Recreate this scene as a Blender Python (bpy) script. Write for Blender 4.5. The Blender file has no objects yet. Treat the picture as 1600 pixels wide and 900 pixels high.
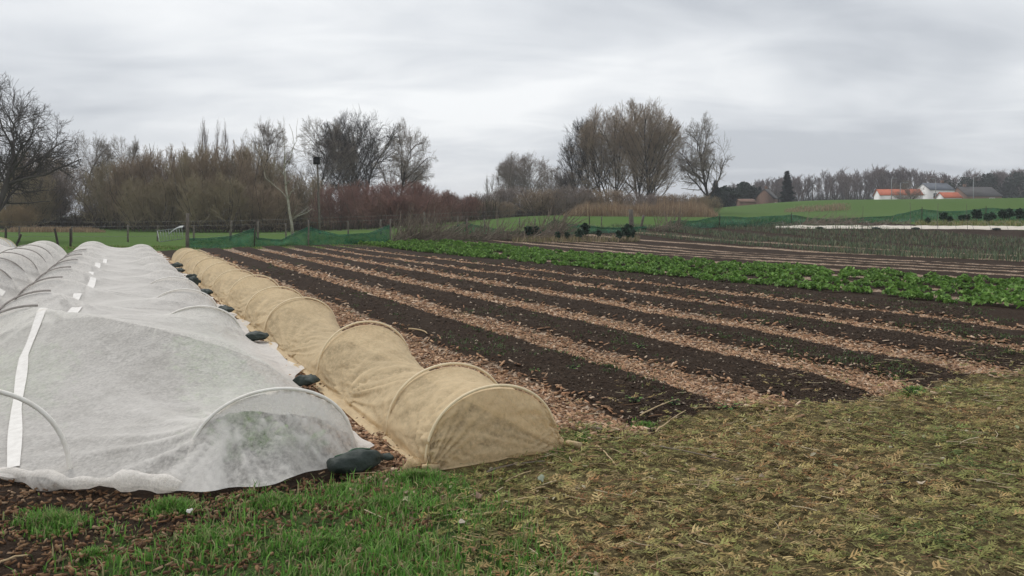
import bpy, math, random
import numpy as np
from mathutils import Vector, Matrix

rng = np.random.default_rng(11)
random.seed(11)
R = math.radians
SC = bpy.context.scene
COL = SC.collection

# ------------------------------------------------------------------ camera, sky, sun, exposure
CAM_H = 1.6
cam_d = bpy.data.cameras.new('camera'); cam = bpy.data.objects.new('camera', cam_d); COL.objects.link(cam)
cam.location = (0, 0, CAM_H); cam.rotation_euler = (R(90), 0, 0)
cam_d.sensor_width = 36; cam_d.lens = 27; cam_d.shift_y = -113 / 1600
cam_d.clip_start = 0.05; cam_d.clip_end = 6000
SC.camera = cam

SUN_EL, SUN_AZ = 52, 318            # azimuth clockwise from +Y (camera looks along +Y)
w = bpy.data.worlds.new('World'); SC.world = w; w.use_nodes = True
nt = w.node_tree; nt.nodes.clear()
N = nt.nodes.new; LK = nt.links.new
wo = N('ShaderNodeOutputWorld')
sky = N('ShaderNodeTexSky'); sky.sky_type = 'NISHITA'; sky.sun_disc = False
sky.sun_elevation = R(SUN_EL); sky.sun_rotation = R(SUN_AZ); sky.air_density = 1.0; sky.dust_density = 2.0
tc = N('ShaderNodeTexCoord')
sep = N('ShaderNodeSeparateXYZ'); LK(tc.outputs['Generated'], sep.inputs[0])
def wm(op, a, b=None):
    n = N('ShaderNodeMath'); n.operation = op
    for i, q in enumerate((a, b)):
        if q is None: continue
        if hasattr(q, 'links'): LK(q, n.inputs[i])
        else: n.inputs[i].default_value = q
    return n.outputs[0]
den = wm('ADD', wm('MAXIMUM', sep.outputs['Z'], 0.0), 0.16)
cmb = N('ShaderNodeCombineXYZ')
LK(wm('DIVIDE', sep.outputs['X'], den), cmb.inputs[0]); LK(wm('DIVIDE', sep.outputs['Y'], den), cmb.inputs[1])
def wnoise(scale, det, rough, dist, off, sx=1, sy=1):
    mp = N('ShaderNodeMapping'); LK(cmb.outputs[0], mp.inputs[0])
    mp.inputs['Location'].default_value = off; mp.inputs['Scale'].default_value = (sx, sy, 1)
    n = N('ShaderNodeTexNoise'); LK(mp.outputs[0], n.inputs['Vector'])
    n.inputs['Scale'].default_value = scale; n.inputs['Detail'].default_value = det
    n.inputs['Roughness'].default_value = rough; n.inputs['Distortion'].default_value = dist
    return n.outputs['Fac']
n1 = wnoise(0.55, 4, 0.5, 0.4, (3.2, 1.7, 0), .9, 1.15)
n2 = wnoise(2.0, 6, 0.55, 0.6, (7.1, 4.4, 0), .75, 1.3)
tot = wm('ADD', wm('MULTIPLY', n1, 0.76), wm('MULTIPLY', n2, 0.24))
ramp = N('ShaderNodeValToRGB'); LK(tot, ramp.inputs[0])
e = ramp.color_ramp.elements
e[0].position = .38; e[0].color = (.50, .528, .568, 1)
e[1].position = .62; e[1].color = (.86, .875, .885, 1)
m = ramp.color_ramp.elements.new(.5); m.color = (.67, .695, .725, 1)
bg1 = N('ShaderNodeBackground'); LK(sky.outputs[0], bg1.inputs[0]); bg1.inputs[1].default_value = 0.05
bg2 = N('ShaderNodeBackground'); LK(ramp.outputs[0], bg2.inputs[0]); bg2.inputs[1].default_value = 1.0
mx = N('ShaderNodeMixShader'); mx.inputs[0].default_value = .93
LK(bg1.outputs[0], mx.inputs[1]); LK(bg2.outputs[0], mx.inputs[2]); LK(mx.outputs[0], wo.inputs[0])

sl = bpy.data.lights.new('sun', 'SUN'); sun = bpy.data.objects.new('sun', sl); COL.objects.link(sun)
sl.energy = 1.4; sl.angle = R(18); sl.color = (1, .97, .92)
sd = Vector((math.sin(R(SUN_AZ)) * math.cos(R(SUN_EL)), math.cos(R(SUN_AZ)) * math.cos(R(SUN_EL)), math.sin(R(SUN_EL))))
sun.rotation_euler = sd.to_track_quat('Z', 'Y').to_euler()
SC.view_settings.view_transform = 'Standard'; SC.view_settings.look = 'None'
SC.view_settings.exposure = 0.28; SC.view_settings.gamma = 1.0

# ------------------------------------------------------------------ coordinates of the place
CO, SI = math.cos(R(27.3)), math.sin(R(27.3))          # the rows run 27 degrees to the left of straight ahead
def UV(u, v):
    return v * CO - u * SI, u * CO + v * SI
def to_uv(x, y):
    return y * CO - x * SI, x * CO + y * SI
def sst(a, b, t):
    t = np.clip((t - a) / (b - a), 0, 1); return t * t * (3 - 2 * t)
def g(x, y):
    """ground height: flat garden, gentle rise far right, a dike on the right"""
    x = np.asarray(x, float); y = np.asarray(y, float)
    wv = sst(-24, 8, x)
    pr = np.interp(y, [0, 33, 42, 50, 60, 80, 100, 140, 4000], [0, 0, .28, .78, 1.08, 1.35, 1.6, 2.2, 2.6])
    z = pr * wv
    cy = 152 - .42 * (x - 40)                          # line of the dike crest
    cy = np.clip(cy, 60, 400)
    dd = np.abs(y - cy)
    dk = sst(24, 2.5, dd) * sst(22, 60, x)
    hh = np.interp(x, [40, 60, 78, 120], [2.0, 2.27, 2.42, 2.65])
    z = z + dk * hh
    z = z + .12 * np.sin(x * .11 + 1) * np.sin(y * .09) * sst(44, 70, y)
    return z
def gz(x, y): return float(g(x, y))
def at(px, d):                                          # a sight line at column px, d metres out
    return (px - 800) / 1200 * d, d
def hz(py, d): return CAM_H - (py - 337) / 1200 * d     # height of a thing seen at row py, d metres out

# ------------------------------------------------------------------ helpers
def tag(o, label=None, cat=None, group=None, kind=None):
    if label: o['label'] = label
    if cat: o['category'] = cat
    if group: o['group'] = group
    if kind: o['kind'] = kind
    return o
def empty(name, loc=(0, 0, 0), rz=0):
    o = bpy.data.objects.new(name, None); COL.objects.link(o); o.location = loc; o.rotation_euler = (0, 0, rz)
    o.empty_display_size = .1
    return o
def link(name, me, parent=None, loc=None):
    o = bpy.data.objects.new(name, me); COL.objects.link(o)
    if parent is not None: o.parent = parent
    if loc is not None: o.location = loc
    return o
def mesh(name, V, F, mat=None, smooth=False, attr=None):
    """V (n,3); F: array (m,k) or list of arrays of different k"""
    me = bpy.data.meshes.new(name)
    V = np.ascontiguousarray(V, np.float32)
    Fs = [np.asarray(f, np.int32) for f in (F if isinstance(F, list) else [F]) if len(f)]
    idx = np.concatenate([f.ravel() for f in Fs]); tot_ = np.concatenate([np.full(len(f), f.shape[1], np.int32) for f in Fs])
    st = np.concatenate([[0], np.cumsum(tot_)[:-1]]).astype(np.int32)
    me.vertices.add(len(V)); me.vertices.foreach_set('co', V.ravel())
    me.loops.add(len(idx)); me.loops.foreach_set('vertex_index', idx)
    me.polygons.add(len(tot_)); me.polygons.foreach_set('loop_start', st); me.polygons.foreach_set('loop_total', tot_)
    if smooth: me.polygons.foreach_set('use_smooth', np.ones(len(tot_), bool))
    me.update(calc_edges=True)
    if attr is not None:
        for nm, val in attr.items():
            val = np.asarray(val, np.float32)
            if val.ndim == 1:
                a = me.attributes.new(nm, 'FLOAT', 'POINT'); a.data.foreach_set('value', val)
            else:
                a = me.attributes.new(nm, 'FLOAT_COLOR', 'POINT')
                if val.shape[1] == 3: val = np.hstack([val, np.ones((len(val), 1), np.float32)])
                a.data.foreach_set('color', np.ascontiguousarray(val).ravel())
    if mat is not None: me.materials.append(mat)
    return me
def grid_faces(a, b):
    i = np.arange(a - 1)[:, None] * b + np.arange(b - 1)[None, :]
    return np.stack([i, i + 1, i + b + 1, i + b], -1).reshape(-1, 4)
class MB:
    """collects boxes, tubes and prisms for one mesh"""
    def __init__(s): s.V = []; s.F = {}; s.n = 0
    def add(s, V, F):
        V = np.asarray(V, float)
        for f in F: s.F.setdefault(len(f), []).append([i + s.n for i in f])
        s.V.append(V); s.n += len(V); return s
    def box(s, c, d, rz=0, M=None):
        q = np.array([[x, y, z] for x in (-.5, .5) for y in (-.5, .5) for z in (-.5, .5)]) * np.array(d)
        if rz: cr, sr = math.cos(rz), math.sin(rz); q = np.stack([q[:, 0] * cr - q[:, 1] * sr, q[:, 0] * sr + q[:, 1] * cr, q[:, 2]], 1)
        if M is not None: q = q @ np.array(M).T
        return s.add(q + np.array(c), [(0, 1, 3, 2), (4, 6, 7, 5), (0, 4, 5, 1), (2, 3, 7, 6), (0, 2, 6, 4), (1, 5, 7, 3)])
    def tube(s, P, r, n=6, cap=True):
        P = np.asarray(P, float); K = len(P); r = np.broadcast_to(np.asarray(r, float), (K,))
        V = tube_verts(P[None], r[None], n)[0].reshape(-1, 3)
        F = []
        for k in range(K - 1):
            for j in range(n):
                F.append((k * n + j, k * n + (j + 1) % n, (k + 1) * n + (j + 1) % n, (k + 1) * n + j))
        if cap: F.append(tuple(range(n))[::-1]); F.append(tuple((K - 1) * n + j for j in range(n)))
        return s.add(V, F)
    def build(s, name, mat, parent=None, smooth=False):
        V = np.vstack(s.V); return link(name, mesh(name, V, [np.array(f) for f in s.F.values()], mat, smooth), parent)
def tube_verts(P, Rr, n):
    """P (B,K,3), Rr (B,K) -> (B,K,n,3)"""
    T = np.gradient(P, axis=1); T /= np.linalg.norm(T, axis=2, keepdims=True) + 1e-9
    T0 = T.mean(1, keepdims=True)
    ref = np.where(np.abs(T0[..., 2:3]) > .8, np.array([1., 0, 0]), np.array([0, 0, 1.]))
    A = np.cross(T, ref); A /= np.linalg.norm(A, axis=2, keepdims=True) + 1e-9
    Bv = np.cross(T, A)
    an = np.arange(n) * 2 * np.pi / n
    return P[:, :, None] + Rr[:, :, None, None] * (A[:, :, None] * np.cos(an)[None, None, :, None] + Bv[:, :, None] * np.sin(an)[None, None, :, None])
def tubes(P, Rr, n):
    B, K = P.shape[:2]
    V = tube_verts(P, Rr, n).reshape(-1, 3)
    b = np.arange(B)[:, None, None] * K * n; k = np.arange(K - 1)[None, :, None] * n; j = np.arange(n)[None, None, :]
    j2 = (j + 1) % n
    F = np.stack([b + k + j, b + k + j2, b + k + n + j2, b + k + n + j], -1).reshape(-1, 4)
    return V, F
def join_vf(parts):
    Vs, Fs, o = [], {}, 0
    for V, F in parts:
        for f in (F if isinstance(F, list) else [F]):
            if len(f): Fs.setdefault(f.shape[1], []).append(np.asarray(f) + o)
        Vs.append(V); o += len(V)
    return np.vstack(Vs), [np.vstack(f) for f in Fs.values()]
def unit(a): return a / (np.linalg.norm(a, axis=-1, keepdims=True) + 1e-9)
def vnoise(x, y, seed=0):
    """cheap smooth value noise, vectorised"""
    xi = np.floor(x).astype(np.int64); yi = np.floor(y).astype(np.int64); fx = x - xi; fy = y - yi
    fx = fx * fx * (3 - 2 * fx); fy = fy * fy * (3 - 2 * fy)
    def h(a, b):
        q = (a * 374761393 + b * 668265263 + seed * 1442695041) & 0xffffffff
        q = ((q ^ (q >> 13)) * 1274126177) & 0xffffffff
        return ((q ^ (q >> 16)) & 0xffff) / 65535.0
    return (h(xi, yi) * (1 - fx) + h(xi + 1, yi) * fx) * (1 - fy) + (h(xi, yi + 1) * (1 - fx) + h(xi + 1, yi + 1) * fx) * fy

# ------------------------------------------------------------------ materials
def mat_new(name):
    m = bpy.data.materials.new(name); m.use_nodes = True
    t = m.node_tree; b = t.nodes['Principled BSDF']; b.inputs['Specular IOR Level'].default_value = .25
    return m, t, b
def nz(t, scale, det=4, rough=.55, vec=None, dist=0):
    n = t.nodes.new('ShaderNodeTexNoise'); n.inputs['Scale'].default_value = scale; n.inputs['Detail'].default_value = det
    n.inputs['Roughness'].default_value = rough; n.inputs['Distortion'].default_value = dist
    if vec is None:
        c = t.nodes.get('OC') or t.nodes.new('ShaderNodeTexCoord'); c.name = 'OC'; vec = c.outputs['Object']
    t.links.new(vec, n.inputs['Vector']); return n.outputs['Fac']
def rampn(t, fac, stops):
    r = t.nodes.new('ShaderNodeValToRGB'); t.links.new(fac, r.inputs[0]); el = r.color_ramp.elements
    while len(el) < len(stops): el.new(.5)
    for q, (p, c) in zip(el, stops): q.position = p; q.color = (*c, 1)
    return r.outputs[0]
def mixc(t, fac, a, b, mode='MIX'):
    n = t.nodes.new('ShaderNodeMix'); n.data_type = 'RGBA'; n.blend_type = mode
    for s, q in ((n.inputs[0], fac), (n.inputs[6], a), (n.inputs[7], b)):
        if hasattr(q, 'links'): t.links.new(q, s)
        elif isinstance(q, (int, float)): s.default_value = q
        else: s.default_value = (*q, 1)
    return n.outputs[2]
def mth(t, op, a, b=None):
    n = t.nodes.new('ShaderNodeMath'); n.operation = op
    for i, q in enumerate((a, b)):
        if q is None: continue
        if hasattr(q, 'links'): t.links.new(q, n.inputs[i])
        else: n.inputs[i].default_value = q
    return n.outputs[0]
def bump(t, b, h, s=.5, d=.02):
    n = t.nodes.new('ShaderNodeBump'); n.inputs['Strength'].default_value = s; n.inputs['Distance'].default_value = d
    t.links.new(h, n.inputs['Height'])
    t.links.new(n.outputs[0], b.inputs['Normal'])
def mat(name, c1, c2=None, scale=8, rough=.85, bs=.4, bd=.01, spec=.25):
    m, t, b = mat_new(name); c2 = c2 or tuple(q * .6 for q in c1)
    f = nz(t, scale); t.links.new(rampn(t, f, [(.32, c2), (.68, c1)]), b.inputs['Base Color'])
    b.inputs['Roughness'].default_value = rough; b.inputs['Specular IOR Level'].default_value = spec
    if bs: bump(t, b, nz(t, scale * 5), bs, bd)
    return m
def mat_attr(name, rough=.85, trans=0.0, spec=.2, scale=60):
    m, t, b = mat_new(name)
    a = t.nodes.new('ShaderNodeAttribute'); a.attribute_name = 'tint'
    c = mixc(t, 1, a.outputs['Color'], rampn(t, nz(t, scale, 3), [(.3, (.72, .72, .72)), (.7, (1.15, 1.15, 1.15))]), 'MULTIPLY')
    t.links.new(c, b.inputs['Base Color']); b.inputs['Roughness'].default_value = rough; b.inputs['Specular IOR Level'].default_value = spec
    if trans:
        tr = t.nodes.new('ShaderNodeBsdfTranslucent'); t.links.new(c, tr.inputs[0])
        mxs = t.nodes.new('ShaderNodeMixShader'); mxs.inputs[0].default_value = trans
        t.links.new(b.outputs[0], mxs.inputs[1]); t.links.new(tr.outputs[0], mxs.inputs[2]); t.links.new(mxs.outputs[0], t.nodes['Material Output'].inputs[0])
    return m
def mat_fleece(name, c1, c2, see=.16, trans=.42, dirt=(.30, .27, .22)):
    m, t, b = mat_new(name)
    f = nz(t, 20, 6, .72); fb = nz(t, 150, 2, .5); lo = nz(t, 2.2, 4, .6)
    c = rampn(t, f, [(.33, c2), (.62, c1)])
    speck = rampn(t, nz(t, 34, 2, .5), [(.19, (1, 1, 1)), (.235, (0, 0, 0))])
    c = mixc(t, mth(t, 'MULTIPLY', speck, .6), c, dirt)
    c = mixc(t, mth(t, 'MULTIPLY', mth(t, 'SUBTRACT', lo, .45), .7), c, dirt)
    t.links.new(c, b.inputs['Base Color']); b.inputs['Roughness'].default_value = .8; b.inputs['Specular IOR Level'].default_value = .15
    b.inputs['Sheen Weight'].default_value = .08
    wv = t.nodes.new('ShaderNodeTexNoise'); wv.inputs['Scale'].default_value = 7; wv.inputs['Detail'].default_value = 5; wv.inputs['Distortion'].default_value = 1.2
    mp = t.nodes.new('ShaderNodeMapping'); mp.inputs['Scale'].default_value = (1, .45, 1); mp.inputs['Rotation'].default_value = (0, 0, R(20))
    t.links.new(t.nodes['OC'].outputs['Object'], mp.inputs[0]); t.links.new(mp.outputs[0], wv.inputs['Vector'])
    hsum = mth(t, 'ADD', mth(t, 'MULTIPLY', wv.outputs['Fac'], 1.0), mth(t, 'MULTIPLY', fb, .12))
    bn = t.nodes.new('ShaderNodeBump'); bn.inputs['Strength'].default_value = .6; bn.inputs['Distance'].default_value = .035
    t.links.new(hsum, bn.inputs['Height']); t.links.new(bn.outputs[0], b.inputs['Normal'])
    tr = t.nodes.new('ShaderNodeBsdfTranslucent'); t.links.new(c, tr.inputs[0]); t.links.new(bn.outputs[0], tr.inputs['Normal'])
    a = t.nodes.new('ShaderNodeMixShader'); a.inputs[0].default_value = trans
    t.links.new(b.outputs[0], a.inputs[1]); t.links.new(tr.outputs[0], a.inputs[2])
    tp = t.nodes.new('ShaderNodeBsdfTransparent')
    a2 = t.nodes.new('ShaderNodeMixShader')
    ca = t.nodes.new('ShaderNodeAttribute'); ca.attribute_name = 'crease'
    lw = t.nodes.new('ShaderNodeLayerWeight'); lw.inputs['Blend'].default_value = .5
    mo = mth(t, 'ADD', mth(t, 'MULTIPLY', nz(t, 44, 4, .65), .6), mth(t, 'MULTIPLY', nz(t, 13, 5, .7), .4))
    t.links.new(mth(t, 'MULTIPLY', rampn(t, mo, [(.36, (min(1.4 * see, .95),) * 3), (.62, (.45 * see,) * 3)]), mth(t, 'MULTIPLY', mth(t, 'POWER', mth(t, 'SUBTRACT', 1.0, lw.outputs['Facing']), .6), mth(t, 'SUBTRACT', 1.0, mth(t, 'MULTIPLY', ca.outputs['Fac'], .9)))), a2.inputs[0])
    t.links.new(a.outputs[0], a2.inputs[1]); t.links.new(tp.outputs[0], a2.inputs[2]); t.links.new(a2.outputs[0], t.nodes['Material Output'].inputs[0])
    return m
def mat_net(name, c, see=.4):
    m, t, b = mat_new(name)
    cc = rampn(t, nz(t, 3, 5), [(.3, tuple(q * .55 for q in c)), (.7, c)])
    t.links.new(cc, b.inputs['Base Color'])
    tp = t.nodes.new('ShaderNodeBsdfTransparent'); a2 = t.nodes.new('ShaderNodeMixShader')
    t.links.new(rampn(t, nz(t, 5, 4, .6), [(.3, (see + .15,) * 3), (.7, (see - .15,) * 3)]), a2.inputs[0])
    t.links.new(b.outputs[0], a2.inputs[1]); t.links.new(tp.outputs[0], a2.inputs[2]); t.links.new(a2.outputs[0], t.nodes['Material Output'].inputs[0])
    return m
M = {}
M['fleece'] = mat_fleece('white_fleece', (.95, .91, .855), (.88, .84, .785), see=.60, trans=.34)
M['fleece_tan'] = mat_fleece('tan_fleece', (.88, .695, .435), (.78, .60, .365), see=.50, trans=.34, dirt=(.40, .29, .16))
M['seam'] = mat('fleece_seam', (.82, .79, .75), (.70, .67, .63), 20, .8, .2)
M['strip'] = mat('old_fleece', (.66, .60, .52), (.52, .47, .40), 3, .8, .2)
M['pvc'] = mat('white_pvc', (.90, .87, .81), (.80, .76, .69), 12, .45, .1)
M['pvc_tan'] = mat('cream_pvc', (.86, .72, .49), (.78, .63, .41), 12, .5, .1)
M['pvc_grey'] = mat('weathered_pvc', (.42, .38, .35), (.28, .25, .23), 12, .6, .1)
M['bag'] = mat('green_bag', (.040, .054, .046), (.022, .031, .027), 6, .62, .9, .012, .3)
M['bag_stripe'] = mat('bag_stripe', (.10, .20, .12), (.07, .14, .08), 20, .6, .2)
M['wood_pale'] = mat('pale_wood', (.58, .44, .26), (.42, .31, .18), 30)
M['post'] = mat('weathered_post', (.20, .175, .145), (.11, .095, .08), 9)
M['post_dark'] = mat('dark_post', (.075, .06, .05), (.04, .033, .028), 9)
M['wire'] = mat('wire', (.25, .24, .22), None, 5, .6, 0)
M['steel'] = mat('galvanised_steel', (.26, .29, .27), (.17, .19, .18), 10, .45, .1, spec=.5)
M['net'] = mat_net('green_net', (.036, .175, .095), .26)
M['bark_dark'] = mat('bark_dark', (.075, .062, .05), (.04, .034, .028), 3)
M['bark_brown'] = mat('bark_brown', (.115, .09, .068), (.065, .05, .038), 3)
M['bark_pale'] = mat('bark_pale', (.42, .39, .32), (.28, .26, .2), 6)
M['twig_brown'] = mat('twig_brown', (0.36, 0.275, 0.19), (0.24, 0.18, 0.125), 1.2, bs=0)
M['twig_grey'] = mat('twig_grey', (0.28, 0.235, 0.185), (0.18, 0.15, 0.118), 1.2, bs=0)
M['twig_olive'] = mat('twig_olive', (0.36, 0.3, 0.195), (0.24, 0.19, 0.12), .8, bs=0)
M['twig_red'] = mat('twig_red', (0.3, 0.165, 0.135), (0.21, 0.13, 0.105), .8, bs=0)
M['twig_ash'] = mat('twig_ash', (0.32, 0.265, 0.23), (0.22, 0.18, 0.155), 1.0, bs=0)
M['twig_far'] = mat('twig_far', (.20, .158, .145), (.13, .102, .098), .1, bs=0)
M['twig_dark'] = mat('twig_dark', (.115, .10, .092), (.07, .06, .056), 1.2, bs=0)
M['reed'] = mat('reed', (.40, .30, .18), (.26, .185, .105), .5, bs=0)
M['stick'] = mat('dead_stick', (.26, .215, .165), (.14, .11, .085), 5)
M['white_wall'] = mat('white_render', (.78, .77, .74), (.68, .67, .65), .6, .8, .1)
M['roof_red'] = mat('orange_tiles', (.50, .135, .062), (.38, .10, .05), 1.5, .7, .3)
M['roof_grey'] = mat('grey_slate', (.12, .135, .16), (.085, .095, .115), 1.5, .6, .3)
M['roof_dark'] = mat('dark_tiles', (.075, .07, .068), (.05, .047, .046), 1.5, .7, .3)
M['brick'] = mat('brown_brick', (.22, .14, .10), (.15, .09, .07), 4, .9, .2)
M['glass'] = mat('window_glass', (.03, .035, .04), (.02, .022, .026), 3, .12, 0, spec=.6)
M['frame'] = mat('white_frame', (.75, .75, .73), (.65, .65, .63), 8, .5, 0)
M['lamp'] = mat('lamp_metal', (.30, .31, .31), (.22, .23, .23), 8, .5, 0)
M['box_dark'] = mat('dark_box_wood', (.03, .028, .03), (.018, .017, .018), 10, .8)
M['needle'] = mat('conifer_needles', (.022, .045, .03), (.010, .022, .016), 2, bs=0)
M['evergreen'] = mat('evergreen_leaves', (.03, .048, .03), (.014, .024, .016), .8, bs=0)
M['kale'] = mat('kale_leaves', (.045, .085, .05), (.018, .04, .026), 9, .7, .5)
M['tint_leaf'] = mat_attr('leaf_tint', .6, .25, .3)
M['tint_grass'] = mat_attr('grass_tint', .6, .25, .25)
M['tint_litter'] = mat_attr('litter_tint', .8, .1, .15)
M['tint_chip'] = mat_attr('chip_tint', .85, 0, .2)
M['tint_soil'] = mat_attr('crumb_tint', .95, 0, .1)

# meadow / terrain
def meadow_mat():
    m, t, b = mat_new('meadow_grass')
    a = nz(t, .05, 5, .6); c = nz(t, 1.3, 6, .7); d = nz(t, 9, 4, .7)
    col = rampn(t, a, [(.3, (.062, .135, .024)), (.7, (.085, .165, .034))])
    col = mixc(t, mth(t, 'MULTIPLY', c, .55), col, (.105, .125, .045))
    col = mixc(t, rampn(t, d, [(.35, (.45,) * 3), (.6, (0,) * 3)]), col, (.035, .065, .014))
    t.links.new(col, b.inputs['Base Color']); b.inputs['Roughness'].default_value = .95
    b.inputs['Specular IOR Level'].default_value = .05
    bump(t, b, d, .6, .06)
    return m
M['meadow'] = meadow_mat()
def garden_mat():
    m, t, b = mat_new('garden_soil')
    def at_(n):
        q = t.nodes.new('ShaderNodeAttribute'); q.attribute_name = n; return q.outputs['Fac']
    f = nz(t, 30, 6, .7); f2 = nz(t, 1.1, 4, .6); f3 = nz(t, 75, 3, .6)
    soil = rampn(t, f, [(.3, (.020, .013, .009)), (.55, (.040, .026, .018)), (.72, (.078, .052, .036))])
    soil = mixc(t, rampn(t, f2, [(.42, (0, 0, 0)), (.75, (.45,) * 3)]), soil, (.065, .050, .036))
    vo = t.nodes.new('ShaderNodeTexVoronoi'); vo.inputs['Scale'].default_value = 34; t.links.new(t.nodes['OC'].outputs['Object'], vo.inputs['Vector'])
    sepc = t.nodes.new('ShaderNodeSeparateColor'); t.links.new(vo.outputs['Color'], sepc.inputs[0])
    chip = rampn(t, sepc.outputs[0], [(.0, (.085, .055, .038)), (.3, (.20, .135, .092)), (.6, (.32, .225, .155)), (.85, (.47, .36, .265)), (1, (.58, .48, .38))])
    chip = mixc(t, rampn(t, f3, [(.3, (.6,) * 3), (.5, (0,) * 3)]), chip, (.045, .03, .022))
    edge = mth(t, 'ADD', at_('path'), mth(t, 'MULTIPLY', mth(t, 'SUBTRACT', nz(t, 4, 6, .75), .5), 1.25))
    col = mixc(t, rampn(t, edge, [(.42, (0, 0, 0)), (.58, (1, 1, 1))]), soil, chip)
    lit = rampn(t, nz(t, 55, 5, .7), [(.3, (.05, .036, .02)), (.5, (.13, .105, .05)), (.7, (.22, .17, .085))])
    le = mth(t, 'ADD', at_('litter'), mth(t, 'MULTIPLY', mth(t, 'SUBTRACT', nz(t, 3.5, 5, .7), .5), .8))
    col = mixc(t, rampn(t, le, [(.42, (0, 0, 0)), (.6, (1, 1, 1))]), col, lit)
    gr = rampn(t, nz(t, 40, 4, .7), [(.3, (.025, .045, .012)), (.7, (.085, .12, .04))])
    ge = mth(t, 'ADD', at_('grass'), mth(t, 'MULTIPLY', mth(t, 'SUBTRACT', nz(t, 2.3, 5, .7), .5), .9))
    col = mixc(t, rampn(t, ge, [(.42, (0, 0, 0)), (.62, (1, 1, 1))]), col, gr)
    t.links.new(col, b.inputs['Base Color']); b.inputs['Roughness'].default_value = .95; b.inputs['Specular IOR Level'].default_value = .08
    bump(t, b, mth(t, 'ADD', f, mth(t, 'MULTIPLY', f3, .5)), .9, .025)
    return m
M['garden'] = garden_mat()

# ------------------------------------------------------------------ terrain
def build_ground():
    def ax(lo, hi, core):
        return np.unique(np.concatenate([core, lo, hi]))
    xs = np.unique(np.concatenate([-np.geomspace(60, 1500, 22), np.arange(-60, 130.1, 2.0), np.geomspace(132, 1500, 22)]))
    ys = np.unique(np.concatenate([-np.geomspace(6, 200, 10), np.arange(-4, 190.1, 2.0), np.geomspace(195, 1800, 22)]))
    X, Y = np.meshgrid(xs, ys, indexing='ij')
    Z = g(X, Y)
    u, v = to_uv(X, Y)
    ins = np.minimum(np.minimum(u + 4, 36.5 - u + .28 * np.clip(v - 20, 0, 12)), np.minimum(v + 12, 49 - v))
    Z = Z - .35 * sst(0, 2.5, ins) + .02
    V = np.stack([X, Y, Z], -1).reshape(-1, 3)
    o = link('ground', mesh('ground', V, grid_faces(len(xs), len(ys))[:, ::-1], M['meadow'], True)); tag(o, kind='structure')
build_ground()

# ------------------------------------------------------------------ the garden sheet: beds, mulched paths, littered headland
NEAR = 4.65
def vwarp(u, v):                                        # rows fan in a little towards the far end
    return v * (1 - .17 * np.clip((v - 3) / 10, 0, 1) * np.clip((u - 8) / 32, 0, 1))
def vunwarp(u, vw):
    v = np.array(vw, float)
    for _ in range(4): v = vw / (1 - .17 * np.clip((v - 3) / 10, 0, 1) * np.clip((u - 8) / 32, 0, 1))
    return v
PATHS = [(1.5, .50), (3.12, .62), (4.70, .56), (6.25, .60), (7.80, .58), (9.35, .5), (10.9, .42), (14.35, .5), (15.9, .5), (17.45, .5), (19.3, .9),
         (21.6, .5), (23.1, .55), (24.5, .5), (25.9, .5), (29.2, .9), (33.4, .7)]
def path_mask(u, v):
    p = np.zeros(np.broadcast(u, v).shape)
    for c, wd in PATHS:
        p = np.maximum(p, sst(wd / 2 + .10, wd / 2 - .10, np.abs(v - c)))
    e = NEAR + .25 * (vnoise(v * 1.3, u * 0, 5) - .5)
    return p * sst(e - .35, e + .1, u)
def litter_mask(u, v):
    e = NEAR - .05 + .7 * (vnoise(v * 1.1, u * 0 + 3, 9) - .5) + .35 * (vnoise(v * 4.1, u * 2.5 + 3, 10) - .5) + .16 * np.clip((v - 6) / 4, -.5, 1)
    l = sst(e + .12, e - .2, u)
    lft = 1.75 + .5 * (vnoise(u * 1.4, v * 0, 12) - .5) - .35 * np.clip(4 - u, 0, 2)
    return l * sst(lft - .25, lft + .25, v)
def grass_mask(u, v):
    r = sst(4.55, 4.0, u + .55 * (vnoise(v * 1.7, u * 1.7, 21) - .5)) * sst(-.35, .25, v + .5 * (vnoise(v * 2, u * 2, 33) - .5)) * sst(2.05, 1.5, v - .28 * np.clip(4.2 - u, -1, 2) * -1 * 0 + .5 * (vnoise(u * 1.5, v * 1.5, 8) - .5))
    return r
def garden_height(u, vw):
    v = vunwarp(u, vw)
    p = path_mask(u, v)
    inb = sst(NEAR - .2, NEAR + .5, u)
    h = .075 * (1 - p) * inb * sst(2.9, 3.3, v) * (1 - .8 * sst(11, 14, v))
    h = h + .018 * (vnoise(u * 9, v * 9, 1) - .5) + .022 * (vnoise(u * 3.1, v * 3.1, 2) - .5) + .014 * (vnoise(u * 21, v * 21, 3) - .5) * (1 + .8 * (1 - p))
    h = h + .03 * (vnoise(u * .8, v * .8, 4) - .5)
    h = h + litter_mask(u, v) * .035 * vnoise(u * 5, v * 5, 14)
    return h
def garden_z(u, vw):
    x, y = UV(u, vw); return g(x, y) + garden_height(u, vw) + .02
def axis(segs):
    out = [segs[0][0]]
    for a, b, s0, s1 in segs:
        p = a
        while p < b - 1e-6:
            s = s0 + (s1 - s0) * (p - a) / (b - a); p = min(b, p + s); out.append(p)
    return np.array(out)
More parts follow.
